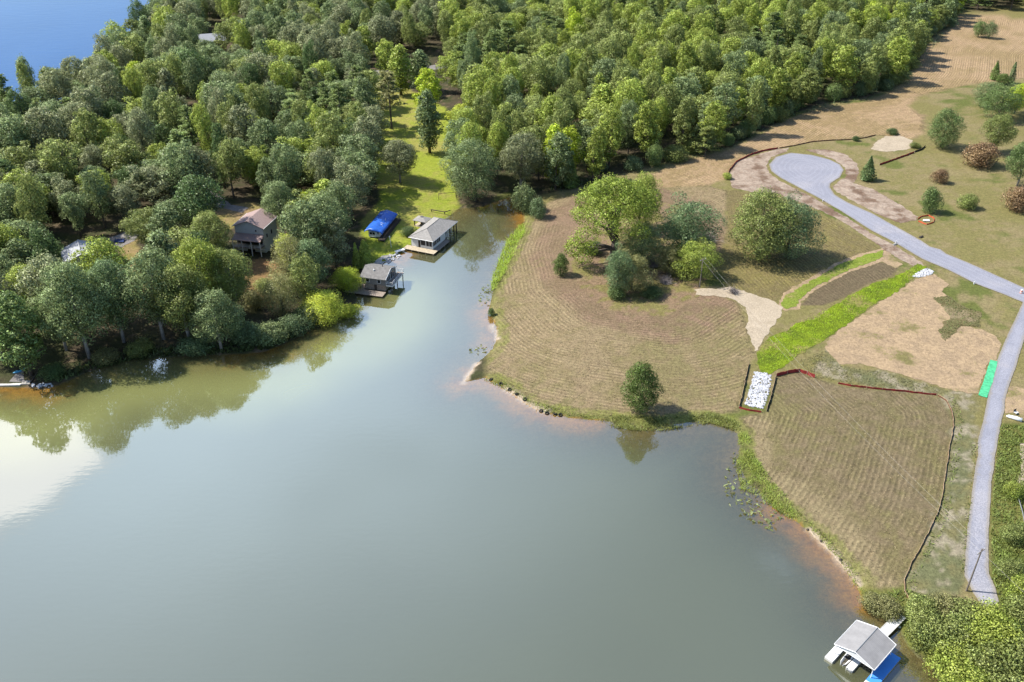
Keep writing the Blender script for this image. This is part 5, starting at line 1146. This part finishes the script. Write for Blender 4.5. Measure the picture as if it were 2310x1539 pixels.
# small ramp at the left edge
p = flat([(62, 868)], 0.3)[0]; t = empty('landing', (p[0], p[1], 0), R(3), 'small concrete landing with stone kerb at the left water edge', 'landing')
box('slab', M['concrete'], t, -1.6, 0.5, 0.0, 5.0, -0.4, 0.5); box('kerb', M['offwhite'], t, -7.0, -1.62, -0.2, 0.6, -0.4, 0.45); box('side_wall', M['wood_dark'], t, 0.52, 0.75, 0.2, 5.4, -0.3, 0.8)
sheet('gravel_slope', [(20,862),(40,838),(52,832),(56,862)], M['drive'], 'grey gravel slope left of the landing', 0.08, 0.5, 0.1)
b = MB(); rg = np.random.RandomState(8)
for i in range(45):
    px = rg.uniform(72, 118); q = gp(px, 870 + rg.normal(0, 3)); rock(b, q.x, q.y, max(q.z, 0), rg.uniform(0.15, 0.35), rg)
tag(b.build('bank_rocks', M['stone'], None), 'pale rocks on the bank right of the landing', kind='stuff')
p = gp(44, 839); o = empty('kayak', (p.x, p.y, p.z + 0.25), R(50), 'bright blue kayak lying above the small landing', 'kayak')
MB().tube([(-1.5, 0, 0.15), (-0.9, 0, 0.05), (0, 0, 0), (0.9, 0, 0.05), (1.5, 0, 0.15)], [0.03, 0.28, 0.36, 0.28, 0.03], 10).build('hull', M['kayak'], o, True)
MB().tube([(-0.3, 0, 0.33), (0.3, 0, 0.33)], [0.2, 0.2], 8).build('cockpit', M['rubber'], o)

# utility poles with the line between them
def upole(px, py, hgt, label, guys, lean=(0, 0)):
    p = gp(px, py); t = empty('utility_pole', p, R(35), label, 'utility pole')
    MB().tube([(0, 0, -0.5), (lean[0], lean[1], hgt)], [0.17, 0.11], 8).build('shaft', M['pole'], t)
    c = MB().box(-1.1 + lean[0], 1.1 + lean[0], -0.07 + lean[1], 0.07 + lean[1], hgt - 0.75, hgt - 0.6).build('crossarm', M['pole'], t)
    for x in (-1.0, 0.0, 1.0):
        MB().tube([(x + lean[0], lean[1], hgt - 0.6), (x + lean[0], lean[1], hgt - 0.35)], [0.06, 0.04], 6).build('insulator', M['white'], c)
    for gx, gy in guys:
        q = gp(gx, gy); d = t.matrix_basis.inverted() @ q
        MB().tube([(lean[0], lean[1], hgt - 1.0), tuple(d)], 0.025, 4).build('guy_wire', M['cable'], t)
    return p + Vector((lean[0], lean[1], hgt))
P1 = upole(1578, 648, 9.2, 'grey utility pole with guy wires at the end of the straw path', [(1619, 630), (1632, 630), (1558, 634)])
P2 = upole(2180, 1333, 10.1, 'dark utility pole standing at the near end of the lane', [])
P3 = P2 + (P2 - P1).normalized() * 45 + Vector((8, 0, -2))
def wire(a, b_, sag, off, label):
    n = 24; side = Vector((0.7, 0.7, 0)) * off
    pts = [a + (b_ - a) * (i / n) + side - Vector((0, 0, sag * 4 * (i / n) * (1 - i / n))) for i in range(n + 1)]
    tag(MB().tube(pts, 0.014, 4).build('power_line', M['cable'], None), label, 'power line')
wire(P1, P2, 2.2, -0.8, 'lower power line crossing the mown near field'); wire(P1, P2, 1.9, 0.8, 'upper power line crossing the mown near field')
wire(P2, P3, 0.8, -0.8, 'power line leaving the near pole over the thicket')

# silt fences
def fence(name, px, mname, label, hgt=0.75, edge=None, step=2.4, wob=0.12):
    P = densify(onto(px), 0.9, False); rg = np.random.RandomState(len(px) + int(P[0][0])); P = P + rg.normal(0, wob, P.shape) * 0.5
    Z = ground_z(P); o3 = Vector((P[0][0], P[0][1], Z[0])); t = empty(name, o3, 0, label, 'fence'); b = MB(); e = MB()
    for i in range(len(P) - 1):
        a, c = P[i], P[i + 1]; d = c - a; nrm = np.array([-d[1], d[0]]) / max(np.hypot(*d), 1e-6) * 0.03; h0, h1 = hgt * rg.uniform(0.82, 1.08), hgt * rg.uniform(0.82, 1.08)
        q = [(a[0] - nrm[0], a[1] - nrm[1], Z[i] - 0.1), (c[0] - nrm[0], c[1] - nrm[1], Z[i + 1] - 0.1), (c[0] + nrm[0], c[1] + nrm[1], Z[i + 1] - 0.1), (a[0] + nrm[0], a[1] + nrm[1], Z[i] - 0.1)]
        q += [(v[0], v[1], v[2] + 0.1 + (h0 if k in (0, 3) else h1)) for k, v in enumerate(q)]
        b.add([Vector(v) - o3 for v in q], [(4, 5, 6, 7), (0, 4, 7, 3), (1, 2, 6, 5), (0, 1, 5, 4), (3, 7, 6, 2)])
        if edge: e.tube([Vector((a[0], a[1], Z[i] + h0 + 0.03)) - o3, Vector((c[0], c[1], Z[i + 1] + h1 + 0.03)) - o3], 0.05, 4)
    b.build('fabric', M[mname], t)
    if edge: e.build('top_hem', M[edge], t)
    Q = densify(onto(px), step, False)
    st = MB().box(-0.035, 0.035, -0.035, 0.035, -0.2, hgt + 0.15); s0 = None
    for q in Q:
        if s0 is None: s0 = st.build('stake', M['wood_pale'], t); s = s0
        else: s = link(s0.copy(), t)
        s.location = Vector((q[0], q[1], float(ground_z(np.array([q]))[0]))) - o3
fence('silt_fence', [(1640,402),(1645,386),(1662,366),(1690,352),(1720,342),(1755,336)], 'red_mesh', 'red silt fence curving round the left end of the turnaround', 0.7)
fence('silt_fence', [(1758,335),(1790,330),(1830,321),(1870,318),(1920,316),(1950,312),(1975,306)], 'brown_fabric', 'dark brown silt fence between the turnaround and the upper field', 0.45)
fence('silt_fence', [(1984,373),(2010,364),(2040,353),(2062,345)], 'red_mesh', 'faded red silt fence below the sandy pad', 0.7)
fence('silt_fence', [(2063,344),(2078,339),(2087,331)], 'black_fabric', 'short dark silt fence right of the sandy pad', 0.7)
fence('silt_fence', [(1689,822),(1683,850),(1675,888),(1667,920)], 'black_fabric', 'black silt fence on the left of the riprap', 0.6, 'tan_edge')
fence('silt_fence', [(1668,921),(1690,927),(1717,931)], 'red_mesh', 'low faded red silt fence below the riprap', 0.5)
fence('silt_fence', [(1750,852),(1743,880),(1736,905),(1729,929)], 'black_fabric', 'black silt fence on the right of the riprap', 0.6, 'tan_edge')
fence('silt_fence', [(1751,850),(1776,843),(1803,839),(1820,845),(1838,853)], 'red_mesh', 'bright red silt fence at the top of the near field', 0.95)
fence('silt_fence', [(1890,866),(1920,872),(1990,880),(2050,886),(2112,893)], 'red_mesh', 'long dark red silt fence below the straw slope', 0.5)
fence('silt_fence', [(2116,894),(2135,906),(2148,932),(2151,965),(2143,1000),(2135,1050),(2125,1120),(2113,1165),(2085,1220),(2050,1285),(2040,1310),(2040,1335),(2052,1358)], 'brown_fabric', 'long dark brown silt fence with tan hem curving along the near field', 0.4, 'tan_edge')
fence('barrier_ring', [(2069,496),(2078,490),(2094,487),(2107,494),(2106,503),(2090,508),(2072,500)], 'orange_mesh', 'ring of orange barrier mesh round a drain on the lawn', 0.42)
p = gp(2088, 499); o = MB().slab([(-1.2, -.5, .35), (1.0, -.7, .35), (1.3, .5, .45), (-.6, .6, .4)], 0.12).build('drain_cover', M['white'], None); o.location = p; tag(o, 'pale drain cover inside the orange barrier ring', 'drain cover')

# riprap, too small to pick apart singly
def riprap(name, px, n, s0, s1, label, seed):
    poly = onto(px); rg = np.random.RandomState(seed); lo, hi = poly.min(0), poly.max(0); b = MB(); k = 0
    while k < n:
        q = rg.uniform(lo, hi)
        if not inside(poly, q[None])[0]: continue
        k += 1; rock(b, q[0], q[1], float(ground_z(q[None])[0]) + 0.05, rg.uniform(s0, s1), rg)
    tag(b.build(name, M['stone'], None), label, kind='stuff')
riprap('riprap', [(1703,840),(1722,839),(1740,848),(1739,862),(1733,890),(1722,921),(1700,919),(1681,914),(1688,888),(1697,860)], 760, 0.15, 0.34, 'white riprap stones in the outlet below the lime green swale', 5)
riprap('riprap', [(2057,626),(2070,615),(2090,606),(2107,612),(2100,620),(2080,626)], 220, 0.18, 0.36, 'white riprap stones at the head of the swale', 6)
sheet('green_mat', [(2234,812),(2250,816),(2240,860),(2226,898),(2206,892),(2216,868)], M['green_mat'], 'bright green erosion mat laid beside the lane', 0.14, 0.5, 0.06, kind='structure')

# small things on the lane side and shore
p = gp(2303, 662); t = empty('traffic_barrel', p, 0, 'orange and white traffic barrel at the road junction', 'barrel')
for i in range(4): MB().tube([(0, 0, 0.06 + i * 0.28), (0, 0, 0.06 + (i + 1) * 0.28)], [0.36 - i * 0.02, 0.35 - i * 0.02], 12).build('band', M['orange' if i % 2 == 0 else 'white'], t)
MB().tube([(0, 0, -0.05), (0, 0, 0.06)], 0.48, 12).build('base', M['rubber'], t)
p = gp(2288, 946); o = empty('upturned_boat', (p.x, p.y, p.z + .1), R(-35), 'long white upturned boat in the grass right of the lane', 'boat')
MB().tube([(-1.7, 0, 0.1), (-1.2, 0, 0.2), (0.3, 0, 0.28), (1.5, 0, 0.26)], [0.1, 0.38, 0.48, 0.42], 10).build('hull', M['white'], o, True)
MB().tube([(-1.2, 0, 0.6), (1.4, 0, 0.76)], 0.05, 5).build('keel', M['offwhite'], o)
p = gp(2291, 934); o = empty('garden_chair', p, 0.5, 'white and dark folding chair behind the upturned boat', 'chair')
box('seat', M['white'], o, -.4, .4, -.35, .35, .4, .5); box('backrest', M['screen'], o, -.4, .4, .36, .44, .5, 1.1)
for x in (-.35, .35):
    for y in (-.3, .3): box('leg', M['metal'], o, x - .03, x + .03, y - .03, y + .03, 0, .4)
P = onto([(2290,1112),(2296,1132),(2304,1160),(2312,1200),(2322,1260)]); z = ground_z(P)
tag(MB().tube([(a[0], a[1], c + 0.7) for a, c in zip(P, z)], 0.09, 6).build('drain_pipe', M['metal'], None), 'pale metal pipe running along the right edge bushes', 'pipe')
sheet('edge_stones', [(2300,1000),(2316,1000),(2318,1090),(2296,1108),(2290,1098),(2304,1060)], M['straw_path'], 'pale stony edging at the right side of the picture', 0.08, 0.6, 0.1)
def tyre(px, py, s):
    p = gp(px, py); n, m = 14, 7; V = [(math.cos(i * 6.283 / n) * (s + 0.16 * math.cos(j * 6.283 / m)), math.sin(i * 6.283 / n) * (s + 0.16 * math.cos(j * 6.283 / m)), 0.16 + 0.16 * math.sin(j * 6.283 / m)) for i in range(n) for j in range(m)]
    Fs = [(i * m + j, ((i + 1) % n) * m + j, ((i + 1) % n) * m + (j + 1) % m, i * m + (j + 1) % m) for i in range(n) for j in range(m)]
    o = MB().add(V, Fs).build('tyre', M['rubber'], None, True); o.location = p; o.rotation_euler = (0.3, 0.2, random.uniform(0, 6)); tag(o, 'black tyre lying on the mown shore of the peninsula', 'tyre', 'tyres along the peninsula shore')
for px, py in ((1221, 928), (1234, 933), (1252, 935), (1108, 857), (1130, 867), (1150, 880), (1166, 890), (1184, 902), (1264, 937)): tyre(px, py, 0.36)
for px, py in ((1822, 1196), (1852, 1222), (1896, 1264)):
    p = gp(px, py); o = MB(); rock(o, 0, 0, 0.1, 0.34, np.random.RandomState(px)); o = o.build('stump', M['wood_dark'], None); o.location = p; tag(o, 'small dark stump on the grassy edge above the orange shallows', 'stump', 'stumps along the near shore')
for px, py, lb in ((2197, 641, 'white marker post beside the road above the straw slope'), (2021, 549, 'white marker post beside the road near the second green strip'), (1856, 455, 'white marker post beside the road below the turnaround')):
    p = gp(px, py); o = box('marker_post', M['white'], None, -.12, .12, -.12, .12, -.1, .8); o.location = p; tag(o, lb, 'marker post')
for px, py, lb in ((2078, 536, 'dark culvert end on the far road verge'), (2018, 553, 'concrete culvert end on the near road verge')):
    p = gp(px, py); o = MB().tube([(-0.7, 0, 0.15), (0.7, 0.1, 0.2)], 0.35, 10).build('culvert_pipe', M['concrete' if px < 2050 else 'wood_dark'], None); o.location = p; o.rotation_euler = (0, 0, 0.5); tag(o, lb, 'culvert')
p = gp(270, 545); o = MB().slab([(-1.7, -.9, .3), (1.6, -1.1, .35), (1.3, 1.0, .5), (-1.4, .9, .4)], .08).build('ground_tarp', M['tarp_dark'], None); o.location = p; tag(o, 'dark blue tarp on the ground beside the pale-roofed house', 'tarp')
p = gp(452, 490); o = empty('canoe', (p.x, p.y, p.z + .3), 0.3, 'pale turquoise canoe lying in the house yard', 'canoe'); MB().tube([(-2, 0, .1), (-1.2, 0, 0), (1.2, 0, 0), (2, 0, .1)], [.05, .4, .4, .05], 8).build('hull', M['kayak'], o, True)
p = gp(682, 512); o = empty('parked_car', p, R(40), 'dark parked car half hidden among trees right of the brown roof', 'car')
MB().add([(-2.2, -.85, .3), (2.2, -.85, .3), (2.2, .85, .3), (-2.2, .85, .3), (-2.2, -.85, .85), (2.2, -.85, .8), (2.2, .85, .8), (-2.2, .85, .85), (-1.6, -.7, 1.4), (.7, -.7, 1.4), (.7, .7, 1.4), (-1.6, .7, 1.4), (-2.0, -.8, .9), (1.3, -.8, .86), (1.3, .8, .86), (-2.0, .8, .9)],
         [(0, 3, 2, 1), (0, 1, 5, 4), (2, 3, 7, 6), (1, 2, 6, 5), (3, 0, 4, 7), (4, 5, 6, 7), (12, 13, 9, 8), (13, 14, 10, 9), (14, 15, 11, 10), (15, 12, 8, 11), (8, 9, 10, 11)]).build('body', M['glass'], o)
for x in (-1.3, 1.3):
    for y in (-.8, .8): MB().tube([(x, y - .1, .32), (x, y + .1, .32)], .32, 12).build('wheel', M['rubber'], o)

# ------------------------------------------------------------------ grasses nobody could count
def blades(name, polys, n, hgt, wid, tint, label, seed, in_water=False, lean=0.75, lift=0.0, clump=2.5, thr=-0.06):
    rg = np.random.RandomState(seed); C = []; tot = 0
    areas = [(p, (p.max(0) - p.min(0)).prod()) for p in polys]; S = sum(a for _, a in areas)
    for p, a in areas:
        q = rg.uniform(p.min(0), p.max(0), (int(n * a / S), 2)); q = q[inside(p, q)]; q = q[fbm(q, clump, seed) + rg.uniform(-0.2, 0.3, len(q)) > thr]; C.append(q)
    C = np.vstack(C); z = np.maximum(ground_z(C), 0) + lift if in_water else ground_z(C) + lift; m = len(C)
    a = rg.uniform(0, 6.283, m); hh = hgt * rg.uniform(0.5, 1.3, m); ww = wid * rg.uniform(0.6, 1.4, m)
    B = np.column_stack([C, z]); t_ = np.column_stack([np.cos(a), np.sin(a), np.zeros(m)]) * ww[:, None] * 0.5
    ld = np.column_stack([rg.normal(0, lean, m), rg.normal(0, lean, m), np.ones(m)]) * hh[:, None]
    V = np.stack([B - t_, B + t_, B + ld + t_ * 0.5, B + ld - t_ * 0.5], 1).reshape(-1, 3)
    ng = np.cross(t_, ld); FQ_ = np.arange(4 * m).reshape(-1, 4); FQ_[ng[:, 2] < 0] = FQ_[ng[:, 2] < 0][:, ::-1]
    me = mesh_np(name, V, FQ_, True, {'leafv': ('FLOAT', np.repeat(rg.uniform(0, 1, m), 4))}); me.materials.append(M['leaf'])
    gn = unit(ng * np.where(ng[:, 2] < 0, -1, 1)[:, None]) * 0.7 + np.array([0, 0, 1.0]); me.normals_split_custom_set_from_vertices(np.repeat(unit(gn), 4, axis=0).tolist())
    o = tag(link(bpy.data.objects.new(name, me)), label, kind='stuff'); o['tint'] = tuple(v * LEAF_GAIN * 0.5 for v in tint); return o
Z = lambda *p: onto(list(p))
blades('marsh_grass', [Z((1178,505),(1186,520),(1160,570),(1140,612),(1122,645),(1106,660),(1110,630),(1125,590),(1145,540))], 14000, 0.8, 0.1, (0.20, 0.27, 0.03), 'bright green marsh grass in the cove narrows', 41, True)
blades('marsh_grass', [Z((1340,944),(1400,938),(1500,942),(1600,930),(1660,950),(1672,975),(1640,966),(1600,955),(1560,962),(1500,972),(1440,972),(1390,966))], 22000, 0.5, 0.1, (0.14, 0.155, 0.04), 'marsh grass along the near shore of the peninsula', 42, True, clump=3.5, thr=0.06)
blades('marsh_grass', [Z((1668,975),(1690,985),(1700,1030),(1745,1090),(1800,1150),(1830,1190),(1790,1178),(1750,1150),(1715,1118),(1672,1105),(1662,1060),(1662,1010))], 26000, 0.5, 0.1, (0.155, 0.19, 0.035), 'bright marsh grass along the near field shore', 43, True, clump=4.0, thr=0.08)
blades('marsh_grass', [Z((1090,852),(1140,866),(1200,905),(1290,930),(1340,940),(1340,946),(1230,932),(1150,885),(1090,856)), Z((1800,1155),(1860,1205),(1930,1295),(1945,1330),(1960,1370),(1935,1330),(1885,1255),(1830,1200))], 16000, 0.35, 0.12, (0.14, 0.16, 0.035), 'tufted grass on the edge above the orange shallows', 44)
blades('water_weed', [Z((1655,1010),(1665,1060),(1680,1105),(1740,1130),(1770,1165),(1740,1200),(1690,1175),(1640,1140),(1630,1090)), Z((1060,785),(1098,775),(1096,796),(1062,800)), Z((1085,650),(1108,640),(1104,690),(1075,690))], 700, 0.22, 0.6, (0.13, 0.15, 0.06), 'pale floating water weed off the near shore', 45, True, 1.5, 0.02, 1.4)
blades('swale_grass', [Z((1708,800),(1740,765),(1800,730),(1880,692),(1940,656),(2015,628),(2070,600),(2090,602),(2050,632),(1969,686),(1907,732),(1861,763),(1815,791),(1740,842),(1710,830))], 60000, 0.3, 0.11, (0.19, 0.27, 0.012), 'bright lime grass standing in the swale', 46, clump=5.0, thr=0.0)
blades('swale_grass', [Z((1762,688),(1774,668),(1822,640),(1894,598),(1992,567),(1984,583),(1922,605),(1876,627),(1836,648),(1802,675),(1796,690))], 16000, 0.28, 0.11, (0.16, 0.21, 0.03), 'green grass on the narrow strip above the swale', 47)
blades('verge_weeds', [Z((2258,960),(2330,960),(2330,1300),(2260,1360),(2235,1290),(2236,1150),(2246,1040)), Z((1960,1345),(2040,1330),(2190,1370),(2240,1380),(2240,1420),(2060,1420),(1960,1380))], 38000, 0.38, 0.2, (0.105, 0.13, 0.03), 'rank green weeds right of the lane and round its near end', 48)
blades('verge_weeds', [Z((2135,892),(2160,905),(2172,940),(2170,1000),(2158,1060),(2150,1125),(2138,1175),(2110,1230),(2075,1290),(2060,1340),(2045,1345),(2046,1310),(2090,1222),(2124,1135),(2140,1050),(2150,1000),(2156,965),(2150,925)), Z((2206,1000),(2198,1060),(2190,1160),(2182,1195),(2176,1290),(2165,1290),(2172,1190),(2182,1100),(2192,1000))], 14000, 0.35, 0.18, (0.11, 0.13, 0.035), 'thin green weeds between the black fence and the lane', 52)
W1 = onto([(2104,672),(2140,668),(2165,690),(2215,705),(2205,740),(2170,735),(2130,772),(2118,748),(2145,715)])
blades('verge_weeds', [W1], 5000, 0.3, 0.2, (0.10, 0.11, 0.04), 'patch of dull weeds on the straw slope', 53)
blades('field_stubble', [A1, CF, A2], 90000, 0.13, 0.16, (0.16, 0.125, 0.07), 'cut hay and stubble over the near mown fields', 54, lean=1.2)
blades('field_stubble', [BF], 30000, 0.15, 0.25, (0.20, 0.15, 0.09), 'cut hay over the far mown field', 55, lean=1.2)
blades('verge_weeds', [Z((1800,815),(1860,790),(1895,826),(2000,842),(2140,884),(2120,892),(2000,878),(1890,862),(1840,850))], 7000, 0.28, 0.16, (0.12, 0.115, 0.05), 'dull weeds between the straw slope and the red fence', 49)
blades('bank_plants', [Z((130,850),(200,820),(280,795),(400,785),(500,780),(600,770),(700,725),(780,690),(785,702),(700,748),(600,792),(500,800),(350,807),(215,832),(130,866))], 16000, 0.8, 0.5, (0.075, 0.095, 0.03), 'low tangled plants along the wooded bank', 50, True, 0.7)
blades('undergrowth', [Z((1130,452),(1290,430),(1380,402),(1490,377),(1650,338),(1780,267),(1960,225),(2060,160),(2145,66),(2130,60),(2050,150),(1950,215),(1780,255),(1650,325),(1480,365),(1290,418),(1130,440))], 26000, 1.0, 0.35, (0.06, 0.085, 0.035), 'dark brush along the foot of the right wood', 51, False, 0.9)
